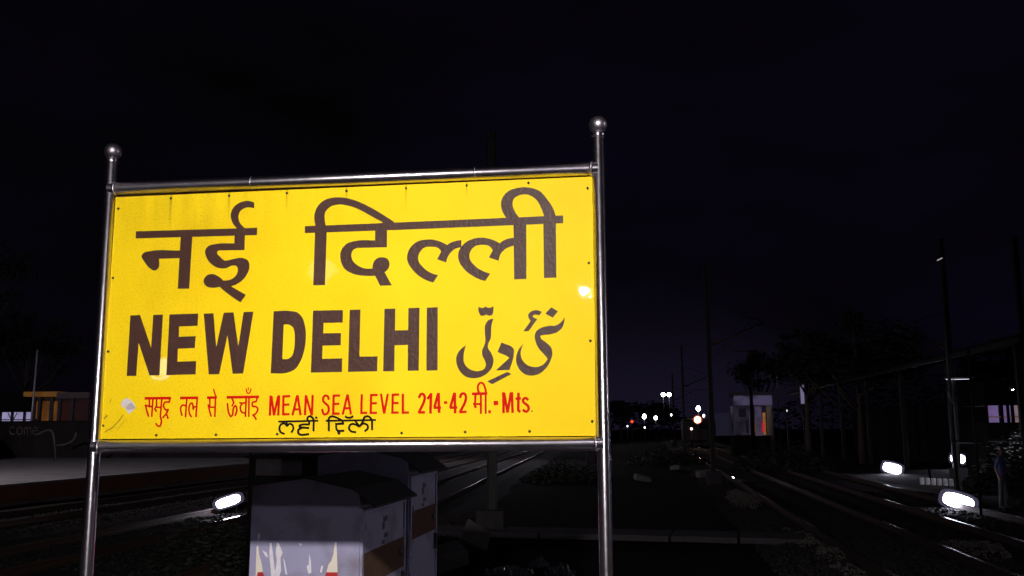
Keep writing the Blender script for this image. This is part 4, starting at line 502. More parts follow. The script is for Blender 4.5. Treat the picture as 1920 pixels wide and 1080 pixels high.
cp_ = MB()
for i in range(9):
    x = -8.2 + i * 1.32
    cp_.box((x, 20.55 - i * .14, -.575 + random.uniform(-.01, .01)), (1.28, 1.15, .12), rz=-.10 + random.uniform(-.01, .01), bev=.015)
slabs = thing('concrete_path', (0, 0, 0), 'pale concrete slab path crossing the dark ground towards the track', 'path'); slabs['kind'] = 'structure'
cp_.b.free()
slm = None
for i in range(9):
    if slm is None:
        o = MB().box((0, 0, 0), (1.28, 1.15, .12), bev=.015).build('slab', concrete, slabs); slm = o.data
    else:
        o = bpy.data.objects.new('slab', slm); COL.objects.link(o); o.parent = slabs
    o.location = (-8.2 + i * 1.32, 20.55 - i * .14, -.575 + random.uniform(-.012, .012)); o.rotation_euler = (0, random.uniform(-.01, .01), -.10)
# ------------------------------------------------------------------ the station name board
SX, SY, SZ = -2.635976844, 4.214190479, 1.564282988
sign = thing('station_name_board', (SX, SY, 0), 'big yellow trilingual station name board in a steel tube frame with ball-topped posts', 'sign')
def L2(v): return (v[0] / 10000, v[1] / 10000)
for X_, zt in ((-2.669 - SX, 2.957), (-.2065 - SX, 2.966)):
    b = MB().tube([(X_, 0, .0), (X_, 0, zt)], .0305 if X_ > 1 else .0300, 28)
    post = b.build('post', steel, sign)
    MB().lathe([(.0318, 0), (.0335, .003), (.0335, .014), (.024, .02), (.016, .03)], (X_, 0, zt - .012), 28).build('collar', steel, post)
    MB().sphere((X_ + .002, 0, zt + .046), .0435, 32, 20).build('ball_finial', steel_ball, post)
    MB().lathe([(.09, 0), (.09, .012), (.03, .014)], (X_, 0, .0), 24).build('base_plate', galv, post)
zt0, zt1, zb0, zb1 = 2.808, 2.800, 1.5245, 1.532
top = MB().tube([(-2.669 - SX, -.006, zt0), (-.2065 - SX, -.006, zt1)], .0318, 28).build('top_rail', steel_h, sign)
bot = MB().tube([(-2.669 - SX, -.006, zb0), (-.2065 - SX, -.006, zb1)], .0315, 28).build('bottom_rail', steel_h, sign)
for px in (474, 892):
    q = at(px, 340, SY); tt = (q.x + 2.669) / 2.4585
    MB().tube([(q.x - SX - .0035, -.006, zt0 + (zt1 - zt0) * tt), (q.x - SX + .0035, -.006, zt0 + (zt1 - zt0) * tt)],   .0330, 28).build('weld_seam', steel, top)
for X_ in (-2.669 - SX, -.2065 - SX):           # welds where the rails meet the posts
    for (zz, pr, s) in ((zt0 if X_ < 1 else zt1, top, 1), (zb0 if X_ < 1 else zb1, bot, 1)):
        sg = 1 if X_ < 1 else -1
        MB().tube([(X_ + sg * .026, -.006, zz), (X_ + sg * .034, -.006, zz), (X_ + sg * .040, -.006, zz)], [.0348, .0348, .0328], 28).build('weld_seam', steel, pr)
C = [L2(v) for v in PANEL]   # TL, TR, BR, BL
b = MB()
fr = [b.b.verts.new((x, 0, z)) for x, z in C]; bk = [b.b.verts.new((x, .012, z)) for x, z in C]
b.b.faces.new(fr); b.b.faces.new(bk[::-1])
for k in range(4): b.b.faces.new((fr[k], bk[k], bk[(k + 1) % 4], fr[(k + 1) % 4]))
panel = b.build('panel', yellow, sign, loc=(0, 0, SZ))
# steel angle surround the panel is screwed to
b = MB()
for (cx, cz, w, h) in ((1.2, 1.220, 2.46, .046), (1.2, -.018, 2.46, .034), (-.006, .6, .030, 1.24), (2.405, .6, .034, 1.24)):
    b.box((cx, .024 if w > 1 else .0262, cz), (w, .018, h))
b.build('angle_frame', frame_brown, sign, loc=(0, 0, SZ))
scr = None
for v in SCREWS:
    x, z = L2(v)
    if scr is None:
        scr = MB().lathe([(.0066, 0), (.0066, .0015), (.0045, .0035), (.001, .004)], n=10).build('screw', screw_m, panel); o = scr
    else:
        o = scr.copy(); COL.objects.link(o)
    o.location = (x, -.0004, z); o.rotation_euler = (math.pi / 2, 0, random.random())
LM = {'b': brown_vinyl, 'r': red_paint, 'k': black_paint, 'w': scrap, 'w2': scrap2, 'd': scuff}
def drop_dupes(c):
    out = []
    for p in c:
        if not out or p != out[-1]: out.append(p)
    return out
for name, label, mk, pieces in SIGN_PARTS:
    b = bmesh.new()
    for k, pc in enumerate(pieces):
        y = -.0007 - .00012 * k - (.0012 if mk in ('k', 'w2') else 0) - (.0006 if name == 'headline' else 0)
        if pc[0] == 'S':
            l = [b.verts.new((p[0] / 10000, y, p[1] / 10000)) for p in pc[1]]
            r = [b.verts.new((p[0] / 10000, y, p[1] / 10000)) for p in pc[2]]
            for i in range(len(l) - 1): b.faces.new((l[i], l[i + 1], r[i + 1], r[i]))
        else:
            cs = [[Vector((p[0] / 10000, p[1] / 10000, 0)) for p in drop_dupes(c)] for c in pc]
            tri = tessellate_polygon(cs)
            flat = [b.verts.new((p.x, y, p.y)) for c in cs for p in c]
            for t in tri:
                try: b.faces.new([flat[i] for i in t])
                except ValueError: pass
    for f in b.faces:
        f.normal_update()
        if f.normal.y > 0: f.normal_flip()
    me = bpy.data.meshes.new(name); b.to_mesh(me); b.free(); me.materials.append(LM[mk])
    o = bpy.data.objects.new(name, me); COL.objects.link(o); o.parent = panel
    if label: o['label'] = label

# ------------------------------------------------------------------ trackside cabinets behind the board
def cabinet(y0, y1, dz, label, xr=0.0):
    t = thing('signal_cabinet', (-2.2 + xr, y0, 0), label, 'cabinet', 'grey cabinets behind the name board')
    d = y1 - y0
    xl, xR = -.396, .340
    prof = [(xl, 0), (xR, 0), (xR, 1.10 + dz), (xR - .01, 1.185 + dz), (.288, 1.214 + dz), (-.03, 1.284 + dz), (xl, 1.236 + dz)]
    MB().prism(prof, 0, d).build('body', cab_paint, t)
    roof = [(-.03, 1.292 + dz), (.288, 1.222 + dz), (.44, 1.112 + dz), (.44, 1.098 + dz), (.347, 1.175 + dz), (.286, 1.2165 + dz), (-.03, 1.2855 + dz), (-.43, 1.234 + dz), (-.43, 1.241 + dz)]
    MB().prism(roof, .004, d - .004).build('roof', cab_roof, t)
    # side door with raised frame, lock and hinge posts
    b = MB()
    for (yy, zz, a, h) in ((.03, .56, .035, 1.06), (d - .03, .56, .035, 1.06)): b.box((xR + .009, yy, zz + dz / 2), (.018, a, h + dz))
    b.box((xR + .008, d / 2, 1.075 + dz), (.016, d - .10, .03)); b.build('door_frame', cab_paint, t)
    door = MB().box((xR + .004, d / 2, .55 + dz / 2), (.012, d - .13, 1.0 + dz), bev=.003).build('door', cab_paint, t)
    h = MB().lathe([(.03, 0), (.03, .012), (.02, .018), (.008, .02)], n=16).build('lock', dark_metal, door)
    h.location = (xR + .010, d - .16, .71 + dz); h.rotation_euler = (0, math.pi / 2, 0)
    MB().box((xR + .022, d - .10, .50 + dz), (.03, .02, .13), bev=.004).build('handle', dark_metal, door)
    MB().box((xR + .0125, d / 2 + .01, .70 + dz), (.003, d - .08, .215)).build('notice_band', poster_brown, door)
    b = MB()
    for (yy, zz, w, hh) in ((d * .50, .985, .10, .035), (d * .46, .94, .06, .05), (d * .52, .87, .09, .03), (d * .46, .83, .07, .025)):
        b.box((xR + .0115, yy, zz + dz), (.002, w, hh))
    b.build('stencil_mark', mat('faded_stencil', (.10, .085, .16), rough=.8, var=.3), door)
    for zz in (.22, .60, .98):
        MB().tube([(xR + .019, .085, zz - .028), (xR + .019, .085, zz + .028)], .006, 8).build('hinge', cab_paint, door)
    MB().tube([(xl - .018, .06, 0), (xl - .018, .06, .75 + dz)], .014, 8).build('conduit', dark_metal, t)
    b = MB()
    for k in range(4): b.box((0.0, -.0015, .24 + .035 * k), (.30, .003, .012))
    b.build('vent_slat', cab_roof, t)['kind'] = 'stuff'
    return t
cab1 = cabinet(5.90, 7.0, 0.0, 'nearest pale grey cabinet, its front lit low down and pasted with a torn poster')
cab2 = cabinet(7.12, 8.05, .16, 'second grey cabinet, taller, showing only its side door behind the nearest one')
# torn poster on the front of the nearest cabinet
def face_pt(px, py, y=5.9): q = at(px, py, y); return (q.x + 2.2, q.z)
poster = mat('poster_cream', (.80, .72, .62), rough=.8, var=.1, vscale=20)
poster_r = mat('poster_red', (.50, .02, .02), rough=.7, var=.2, vscale=20)
poster_w = mat('paste_residue', (.78, .74, .82), rough=.8, var=.15, vscale=30)
def patch(name, m, pts, off, par=cab1):
    b = MB(); P = [face_pt(*p) for p in pts]
    tri = tessellate_polygon([[Vector((x, z, 0)) for x, z in P]])
    V = [b.b.verts.new((x, -off, z)) for x, z in P]; W_ = [b.b.verts.new((x, -.0003, z)) for x, z in P]
    for t in tri:
        try: b.b.faces.new([V[i] for i in t])
        except ValueError: pass
    for k in range(len(P)): b.b.faces.new((V[k], V[(k + 1) % len(P)], W_[(k + 1) % len(P)], W_[k]))
    return b.build(name, m, par)
patch('poster_scrap', poster, [(481, 1026), (484, 1022), (486, 1040), (491, 1058), (493, 1072), (483, 1073), (479, 1090), (480, 1060)], .0012)
patch('poster_scrap', poster, [(628, 1017), (631, 1017), (633, 1073), (612, 1073), (616, 1058), (621, 1052), (625, 1040)], .0012)
patch('poster_scrap', poster_r, [(483, 1073), (493, 1073), (496, 1082), (505, 1096), (600, 1100), (606, 1090), (612, 1073), (633, 1073), (634, 1180), (478, 1180)], .0014)['label'] = 'red lower part of the torn poster'
patch('poster_scrap', poster_w, [(506, 1018), (509, 1018), (512, 1040), (515, 1066), (518, 1080), (509, 1086), (507, 1060), (505, 1040)], .0010)
patch('poster_scrap', poster_w, [(519, 1017), (523, 1019), (530, 1036), (526, 1046), (527, 1070), (521, 1090), (516, 1076), (519, 1050), (517, 1036)], .0010)
patch('poster_scrap', poster_w, [(531, 1046), (534, 1052), (539, 1078), (535, 1076)], .0010)
patch('poster_scrap', poster_w, [(580, 1038), (583, 1052), (584, 1074), (578, 1076), (575, 1062), (579, 1058)], .0010)
patch('poster_scrap', poster_w, [(492, 1032), (500, 1036), (503, 1046), (497, 1042)], .0010)
patch('poster_scrap', poster_w, [(484, 1000), (488, 1001), (486, 1013), (483, 1012)], .0010)
patch('poster_scrap', poster_w, [(560, 1018), (567, 1020), (563, 1024)], .0010)
patch('poster_scrap', poster_w, [(603, 1060), (606, 1062), (603, 1074), (600, 1072)], .0010)
# low dark box with a notice, further back on the left
rx0, rx1 = at(466, 870, 9.0).x, at(700, 870, 9.0).x
t = thing('relay_box', ((rx0 + rx1) / 2, 9.0, 0), 'dark relay box behind the cabinets with a dim pale notice', 'box')
black_box = mat('sooty_metal', (.008, .007, .008), rough=.7)
MB().box((0, .35, .66), (rx1 - rx0, .7, 1.32), bev=.01).build('body', black_box, t)
na, nb = at(480, 858, 8.99), at(565, 892, 8.99)
MB().box(((na.x + nb.x) / 2 - t.location.x, -.006, (na.z + nb.z) / 2), (nb.x - na.x, .008, na.z - nb.z), bev=.002).build('notice', mat('dirty_notice', (.16, .14, .15), rough=.8, var=.5, vscale=12), t)
MB().box((.0, .35, 1.335), (rx1 - rx0 + .06, .8, .03), bev=.006).build('roof', black_box, t)
# ------------------------------------------------------------------ lamps
cool = (.97, .89, 1.0)
def platform_lamp(loc, hz, label, size=.26, L=2000, col=cool, aim=None, round_=False, hood=0):
    t = thing('platform_lamp', (loc[0], loc[1], 0), label, 'lamp post', 'platform lamp posts')
    d = (Vector(aim or (-1.4, 4.2, 2.2)) - Vector((loc[0], loc[1], hz))).normalized()
    back = Vector((-d.x, -d.y, 0)).normalized() * .55
    MB().tube([(back.x, back.y, 0), (back.x, back.y, hz - .15), (back.x * .8, back.y * .8, hz + .12), (0, 0, hz + .1)], [.06, .045, .035, .03], 12).build('pole', galv, t)
    head = MB().box((0, 0, 0), (size * 1.35, .09, size * 1.25), bev=.02).build('lamp_head', dark_metal, t, loc=(0, 0, hz))
    q = d.to_track_quat('-Y', 'Z')
    e = MB().box((0, -.052, 0), (size, .012, size)) if not round_ else MB().sphere((0, -.052, 0), size / 2, 20, 14, sc=(1, .3, 1))
    hd = None
    if hood:  # hood added to narrow the beam and keep the yard dark
        hb_ = MB(); s2 = size / 2 + .012
        for (cx, cz, w, hh) in ((0, s2, size + .04, .014), (0, -s2, size + .04, .014), (s2, 0, .014, size - .001), (-s2, 0, .014, size - .001)):
            hb_.box((cx, -.055 - hood / 2, cz), (w, hood, hh))
        hd = hb_.build('hood', dark_metal, t, loc=(0, 0, hz))
    le = e.build('lamp_glass', emat('lamp_glow', col, L), t, loc=(0, 0, hz))
    qq = d.to_track_quat('Y', 'Z').to_matrix().to_4x4() @ Matrix.Rotation(math.pi, 4, 'Z')
    head.rotation_euler = qq.to_euler(); le.rotation_euler = qq.to_euler()
    if hd: hd.rotation_euler = qq.to_euler()
    return t
platform_lamp((.6, -4.9, 0), 4.85, 'platform lamp post standing nearest to the front of the name board', .26, 5700, col=(1.0, .95, .90), aim=(-1.35, 4.2, 2.1), hood=.45)
platform_lamp((-.872, -4.79, 0), 3.553, 'short platform lamp post next to the tall one facing the name board', .11, 1500, aim=(-.6, 4.2, 2.1))
platform_lamp((-6.35, -8.95, 0), 4.72, 'platform lamp post at the track edge left of the name board', .5, 5, round_=True)
platform_lamp((-24.0, -34.8, 0), 4.72, 'lamp post on the far platform behind the viewer', 1.1, 16, round_=True)
platform_lamp((11.5, 5.0, 0), 5.0, 'lamp post beside the right tracks, level with the name board', .10, 3400, aim=(-.2, 4.2, 2.2))
platform_lamp((-27, 20.0, 0), 6.0, 'lamp post on the platform across the tracks, outside the left edge', .3, 8500, aim=(-27, 42, 0))

flood_w = (.84, .82, 1.0)
def trackside(px, py, w, h, tilt, z, label, L):
    p = gnd(px, py, z)
    t = thing('trackside_light', (p.x, p.y, -.62), label, 'floodlight', 'low floodlights beside the tracks')
    d = p.y; W_ = w / F * d * .93; H_ = h / F * d * .93
    hz = p.z + .62
    head = MB().box((0, .07, 0), (W_ * 1.16, .11, H_ * 1.2), bev=.03).build('housing', dark_metal, t, loc=(0, 0, hz))
    # rounded lens
    b = MB(); n = 24; V = []
    for k in range(n):
        a = 2 * math.pi * k / n; c, s_ = math.cos(a), math.sin(a); e = .62
        V.append((W_ / 2 * abs(c) ** e * (1 if c > 0 else -1), abs(s_) ** e * (1 if s_ > 0 else -1) * H_ / 2))
    A = [b.b.verts.new((x, .008, z_)) for x, z_ in V]; B = [b.b.verts.new((x * .86, -.02, z_ * .8)) for x, z_ in V]
    for k in range(n): b.b.faces.new((A[k], A[(k + 1) % n], B[(k + 1) % n], B[k])).smooth = True
    b.b.faces.new(B)
    rims = []  # faintly glowing rims in place of lens bloom around the lamp
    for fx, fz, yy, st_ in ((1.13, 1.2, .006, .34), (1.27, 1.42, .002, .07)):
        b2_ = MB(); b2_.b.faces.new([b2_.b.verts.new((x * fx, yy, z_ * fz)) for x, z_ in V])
        rims.append(b2_.build('halo_rim', emat('halo_rim_glow', (.62, .52, 1.0), st_), t, loc=(0, 0, hz)))
    lens = b.build('lens', emat('flood_glow', flood_w, L), t, loc=(0, 0, hz))
    az_ = math.atan2(-p.x, -p.y)
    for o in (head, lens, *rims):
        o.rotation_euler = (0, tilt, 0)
    s = MB().box((-W_ / 3, .07, (hz) / 2 - .03), (.04, .03, hz - .02)).box((W_ / 3, .07, hz / 2 - .03), (.04, .03, hz - .02))
    s.build('stand', galv, t)
    t.rotation_euler = (0, 0, -math.atan2(p.x, p.y) * .8)
    return t
trackside(428, 940, 51, 19, math.radians(-18), -.28, 'floodlight low on the left track, just left of the grey cabinet', 38)
trackside(1797, 940, 54, 26, math.radians(17), -.42, 'largest low floodlight, nearest at the right edge of the tracks', 38)
trackside(1673, 878, 33, 18, math.radians(15), -.40, 'low floodlight further back, left of the two right ones', 38)
trackside(1796, 860, 25, 16, math.radians(10), -.12, 'small floodlight above and behind the largest right one', 38)

# lamps in the far distance
def far_lamp(px, py, dia, Y, label, col=(.95, .95, 1.0), L=9.0, tall=1.0, pole=True):
    p = at(px, py, Y)
    t = thing('distant_lamp', (p.x, p.y, -.68), label, 'lamp', 'lamps along the distant tracks')
    r = dia * .87 / 2 / F * Y
    MB().sphere((0, -r * .6, p.z + .68), r, 16, 10, sc=(1, .5, tall)).build('lamp_globe', emat('distant_glow', col, L), t)
    if pole:
        MB().tube([(0, .05, 0), (0, .05, p.z + .68 + r * .6)], [max(.06, r * .2), max(.04, r * .14)], 8).build('pole', dark_metal, t)
    else:
        MB().box((0, r * .25, p.z + .68), (r * 1.6, r * .8, r * 1.6)).build('housing', dark_metal, t)
    return t
def dl(*a, **k): return far_lamp(*a, **k)
dl(1243.5, 740, 8.5, 170, 'left one of the twin white lamps high above the tracks', L=20)
dl(1254.5, 740, 8.5, 170, 'right one of the twin white lamps high above the tracks', L=20)
dl(1208, 781, 8, 150, 'bright white lamp right of the red light', tall=1.3, L=18)
dl(1229.5, 783.5, 7, 155, 'white lamp halfway between the bright lamp and the twin lamps', tall=1.15, L=16)
dl(1258.5, 778, 3.2, 200, 'tiny white lamp below the twin lamps', tall=1.5)
dl(1176.5, 799, 2.8, 140, 'faint low lamp just right of the sign post', tall=1.4, L=4)
dl(1209, 801.5, 3.6, 145, 'faint low lamp straight under the bright white lamp', tall=1.1, L=4)
dl(1309, 766, 8.5, 120, 'white lamp above the orange headlight', tall=1.35, L=18)
dl(1319.5, 779.5, 4.2, 130, 'small white lamp right of the orange headlight', tall=1.5, L=8)
dl(1344.5, 780, 2.0, 130, 'faint speck of a lamp right of the tall mast', tall=1.8, L=4)
dl(1185, 790.5, 6, 138, 'red signal light low beside the sign post', col=(1, .06, .02), L=1.6)
dl(1296.5, 804, 5, 100, 'pinkish lamp low on the left of the orange headlight', col=(1, .6, .5), L=6)
dl(1374, 897, 4.2, 41, 'small white lamp on the ground by the tall mast', tall=1.5, L=60, pole=False)
dl(1475.5, 770, 2.2, 60, 'faint speck of light on the dark shed wall', tall=2.0, L=1.2)
dl(1180, 790, 2.2, 139, 'white speck beside the red signal light', L=3) if False else None

# lamps added for the glints on rails and shelter; their housings face us
sooty = mat('sooty_metal_dark', (.006, .005, .006), rough=.9, spec=.05)
def hidden_lamp(x, y, z, label, L, size=.5, lip=0, dx=0.0):
    t = thing('glint_lamp', (x, y, -.68), label, 'lamp post', 'added lamp posts')
    MB().tube([(dx, .9, 0), (dx, .9, z + .9), (dx * .3, .2, z + .76)], .05, 10).build('pole', sooty, t)
    if lip: MB().box((0, -.27, z + .66), (size * 1.25, .03, .30)).build('visor', sooty, t)
    MB().box((0, 0, z + .70), (size * 1.2, .5, .10), rx=.1, bev=.02).build('lamp_head', dark_metal, t)
    MB().box((0, -.02, z + .64), (size, .40, .02), rx=.02).build('lamp_glass', emat('glint_lamp_glow', (.9, .85, 1.0), L), t)
hidden_lamp(-10.6, 62, 6.6, 'lamp added for rail glints between the curving tracks, hidden behind the board', 420, .9)
hidden_lamp(-15.5, 118, 8.6, 'lamp added for rail glints far down the left tracks behind the board', 1000, 1.2)
gl = at(1797, 709, 42)
hidden_lamp(gl.x, 42, gl.z, 'lamp added as the lit bar just under the edge of the long shelter', 2.2, .9, dx=-1.2)
hidden_lamp(13.9, 37.5, 3.0, 'visored lamp added for rail glints in front of the small lit waiting room', 200, .6, lip=1, dx=1.0)
# oncoming train with its headlight, far down the right track
p = at(1308, 787, 105)
tr = thing('locomotive', (p.x, p.y, -.45), 'far-off locomotive facing us with a glowing orange-white headlight', 'train')
MB().box((0, 6, 1.7), (2.9, 12, 2.5), bev=.25).box((0, .9, .3), (2.6, 1.4, .6), bev=.1).build('body', mat('loco_paint', (.03, .01, .008), rough=.5), tr)
MB().box((0, 6.2, 3.02), (2.7, 11.4, .16), bev=.05).build('roof', dark_metal, tr)
MB().lathe([(.47, 0), (.47, .06), (.36, .10), (.33, .04)], n=20).build('headlight_halo', emat('amber_halo_glow', (1, .22, .10), .75), tr)  # glowing ring added for the orange flare around the headlight
ring = [o for o in S.objects if o.name == 'headlight_halo'][0]
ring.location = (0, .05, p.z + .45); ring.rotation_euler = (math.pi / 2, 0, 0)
MB().sphere((0, 0, p.z + .45), .31, 18, 12, sc=(1, .3, 1)).build('headlight', emat('headlight_glow', (1, .62, .38), 42), tr)
for s in (-1, 1):
    MB().box((s * .62, -.02, 2.25), (.95, .03, .6), bev=.05).build('windscreen', mat('cab_glass', (.02, .02, .025), rough=.1), tr)
for s in (-1, 1):
    MB().tube([(s * 1.0, .1, .45), (s * 1.0, -.5, .45)], .2, 12).build('buffer', dark_metal, tr)

# ------------------------------------------------------------------ overhead line masts
footing_m = mat('dark_concrete', (.035, .032, .035), rough=.95, spec=.05, var=.4)
def mast(x, y, h, label, arm=1, sc=1.0):
    t = thing('overhead_mast', (x, y, -.68), label, 'mast', 'overhead line masts')
    MB().box((-.085, 0, h / 2), (.02, .24, h)).box((.085, 0, h / 2), (.02, .24, h)).box((0, 0, h / 2), (.15, .03, h - .01)).build('pole', galv, t)
    MB().box((0, 0, .28), (.6, .6, .56), bev=.03).build('footing', footing_m, t)
    b = MB().tube([(.1 * arm, 0, 5.6), (2.2 * arm, 0, 6.45)], .035, 8)
    b.build('bracket', galv, t)
    MB().tube([(.1 * arm, 0, 7.2), (2.2 * arm, 0, 6.5)], .02, 6).build('stay', galv, t)
    MB().tube([(.6 * arm, 0, 5.3), (2.0 * arm, 0, 5.35)], .02, 6).build('registration_arm', galv, t)
    b = MB()
    for k in range(6): b.tube([(.16 * arm + .07 * k * arm, 0, 5.625 + .0283 * k), (.20 * arm + .07 * k * arm, 0, 5.64 + .0283 * k)], .075, 10)
    b.build('insulator', mat('brown_porcelain', (.08, .03, .02), rough=.3), t)
    return t
mast(2.45, 38.2, 8.9, 'tall dark mast nearest beyond the right post of the sign')
mast(2.75, 77, 8.9, 'second mast down the right track, left of the tall one')
mast(2.9, 116, 8.9, 'third mast far down the right track')
mast(-3.42, 20.2, 9.0, 'dark mast seen through the gap under the sign', arm=-1)
mast(-3.9, 62, 9.0, 'mast hidden mostly behind the sign board, mid distance', arm=-1)
mast(12.8, 42, 10.4, 'mast beside the shelter roof at right', arm=-1)
mast(15.05, 40, 10.0, 'mast between the shelter and the lit waiting room', arm=1)
for (x, zz) in ((4.17, 5.2), (4.17, 6.2)):
    pts = []
    for k in range(30):
        y = 38.2 + k * 5; sag = .9 * (1 - 4 * ((((y + 2) % 39) / 39) - .5) ** 2) if zz > 6 else 0
        xx = x if x > 0 else -5.5 - max(0, y - 8) * .062
        pts.append((xx, y, zz + .7 - sag - .68 * 0))
    tag(MB().tube(pts, .006, 6).build('overhead_wire', mat('sooty_wire', (.004, .004, .004), rough=.9, spec=0)), ('upper' if zz > 6 else 'lower') + ' overhead wire above the ' + ('right track' if x > 0 else 'curving left track'), 'wire', 'overhead wires')

# ------------------------------------------------------------------ trees
def tree(x, y, h, r, label, trunk_h=None, flat=.55, n=2600, seed=1, lean=0.0, ls=.16):
    rnd = random.Random(seed)
    t = thing('tree', (x, y, -.68), label, 'tree', 'trees against the night sky')
    th = trunk_h or h * .45
    b = MB(); b.tube([(0, 0, 0), (lean * .3, .05, th * .5), (lean, 0, th), (lean * 1.3, 0, h * .75)], [.26, .2, .15, .06], 10)
    tips = []
    for k in range(9):
        a = k * 2.4 + rnd.random(); L = r * rnd.uniform(.5, .85); zz = th * rnd.uniform(.75, 1.1)
        e = (lean + math.cos(a) * L, math.sin(a) * L, zz + (h - th) * rnd.uniform(.3, .7))
        b.tube([(lean * .8, 0, zz), ((lean + e[0]) / 2, e[1] / 2, zz + (e[2] - zz) * .35), e], [.10, .065, .025], 6); tips.append(e)
    b.build('trunk', bark, t)
    b = bmesh.new(); cl = []
    for k in range(26):
        a = rnd.random() * 6.28; q = rnd.random() ** .6 * r * .85
        zz = th + (h - th) * (.25 + .6 * rnd.random() * (1 - (q / r) ** 2 * .6))
        cl.append((lean + math.cos(a) * q, math.sin(a) * q, zz, r * rnd.uniform(.16, .32)))
    for e in tips: cl.append((*e, r * .25))
    for k in range(n):
        c = rnd.choice(cl); v = Vector((rnd.gauss(0, 1), rnd.gauss(0, 1), rnd.gauss(0, 1) * flat)).normalized() * c[3] * rnd.random() ** .4
        P = Vector(c[:3]) + v; s = ls * rnd.uniform(.6, 1.5)
        q = Matrix.Rotation(rnd.random() * 6.28, 3, 'Z') @ Matrix.Rotation(rnd.uniform(-1.3, 1.3), 3, 'X')
        b.faces.new([b.verts.new(P + q @ Vector(w)) for w in ((-s, 0, 0), (0, -s * .5, 0), (s, 0, s * .2), (0, s * .5, 0))])
    me = bpy.data.meshes.new('crown'); b.to_mesh(me); b.free(); me.materials.append(leaf)
    o = bpy.data.objects.new('crown', me); COL.objects.link(o); o.parent = t
    return t
def tree_px(px, Y, top, wpx, label, **k):
    p = at(px, top, Y); tree(p.x, Y, p.z + .68, wpx / 2 / F * Y, label, **k)
tree_px(1418, 92, 640, 120, 'rounded dark tree just right of the tall mast', seed=3, n=3400)
tree_px(1505, 66, 600, 130, 'dark tree between the round one and the spreading one', seed=4, n=3000)
tree_px(1600, 62, 566, 250, 'widest spreading dark tree above the shelter roof', seed=5, n=5200, trunk_h=4.0)
tree_px(1890, 70, 620, 190, 'dark tree behind the lit waiting room at the right edge', seed=6, n=3000)
tree_px(60, 78, 560, 210, 'dark tree behind the orange booth on the far left', seed=8, n=4200)
tree_px(-60, 66, 380, 300, 'tallest dark tree at the left edge of the view', seed=9, n=4200)
tree_px(1163, 175, 742, 60, 'small far tree close beside the right post of the sign', seed=10, n=1500, ls=.4)
tree_px(1215, 210, 752, 110, 'low far tree under the twin lamps', seed=11, n=1800, ls=.5)

def treeline():
    rnd = random.Random(21); b = bmesh.new()
    for k in range(9000):
        x = rnd.uniform(-120, 190); y = 262 + rnd.uniform(-6, 6)
        top = 3.2 + 2.6 * noise.noise(Vector((x * .05, 1, 0))) + 1.6 * noise.noise(Vector((x * .21, 5, 0))) + max(0, min(9, (x - 22) * .35)) + max(0, min(8, (-x - 4) * .3))
        P = Vector((x, y, -.6 + max(.5, top + .6) * rnd.random() ** .7)); s = rnd.uniform(.3, .9)
        q = Matrix.Rotation(rnd.random() * 6.28, 3, 'Z') @ Matrix.Rotation(rnd.uniform(-1.3, 1.3), 3, 'X')
        b.faces.new([b.verts.new(P + q @ Vector(w)) for w in ((-s, 0, 0), (0, -s * .6, 0), (s, 0, s * .2), (0, s * .6, 0))])
    me = bpy.data.meshes.new('distant_trees'); b.to_mesh(me); b.free(); me.materials.append(leaf)
    o = bpy.data.objects.new('distant_trees', me); COL.objects.link(o)
    tag(o, 'low black belt of trees along the far horizon', 'trees', kind='stuff')
treeline()

# ------------------------------------------------------------------ right side: shelter, lit building, coach, frames, person
sh = thing('platform_shelter', (15.2, 60, -.68), 'long dark shelter with a sloping roof right of the tracks', 'shelter')
b = MB()
b.prism([(-2.6, 5.30), (3.0, 6.2), (3.0, 6.32), (-2.6, 5.42)], -26, 28); b.build('roof', mat('roof_sheet', (.012, .011, .012), rough=.9, spec=.05, var=.3), sh)
MB().box((2.9, 9, 1.9), (.2, 37, 3.8)).build('rear_wall', mat('dim_wall', (.012, .011, .014), rough=.9, spec=.05, var=.3, vscale=.5), sh)
MB().box((-2.52, 1, 5.24), (.10, 54, .22)).build('fascia', galv, sh)
pm = None
for k in range(7):
    if pm is None: o = MB().box((0, 0, 2.65), (.22, .22, 5.3), bev=.02).build('column', galv, sh); pm = o.data
    else: o = bpy.data.objects.new('column', pm); COL.objects.link(o); o.parent = sh
    o.location = (-1.9, -24 + k * 8, 0)
q = at(1503, 722, 66); q2 = at(1503, 757, 66)
MB().box((q.x - 15.2, 5.9, (q.z + q2.z) / 2 + .68), (.22, .10, q.z - q2.z)).build('tube_light', emat('tube_dim', (.5, .42, .75), .30), sh)
MB().box((q.x - 15.2, 6.0, (q.z + q2.z) / 2 + .68), (.34, .08, q.z - q2.z + .2)).build('light_housing', dark_metal, sh)

# small pale building with a lit doorway
Yb = 74
def bx(px, py): v = at(px, py, Yb); return v.x, v.z
x0, z1 = bx(1374, 742); x1, z0 = bx(1446, 818)
hb = thing('track_hut', ((x0 + x1) / 2, Yb, -.68), 'small pale lit building behind the tall mast with an orange doorway', 'building')
hc = (x0 + x1) / 2; H0 = .68
wallm = mat('pale_wall', (.50, .45, .62), rough=.9, var=.25, vscale=1.2, dirt=(.10, .08, .12), dscale=1.0, damt=.85)
walld = mat('darker_wall', (.17, .15, .20), rough=.9, var=.6, vscale=1.1, dirt=(.03, .025, .03), dscale=.8, damt=.9)  # darker, more mottled version of the pale wall
def part_px(name, pxa, pya, pxb, pyb, dy, dep, m):
    a, za = bx(pxa, pya); c, zc = bx(pxb, pyb)
    return MB().box(((a + c) / 2 - hc, dy + dep / 2, (za + zc) / 2 + H0), (abs(c - a), dep, abs(za - zc))).build(name, m, hb)
part_px('wall', 1374, 745, 1408, 815, 0, .3, walld)
part_px('wall', 1447, 741, 1452, 870, -.4, 4, dark_metal)
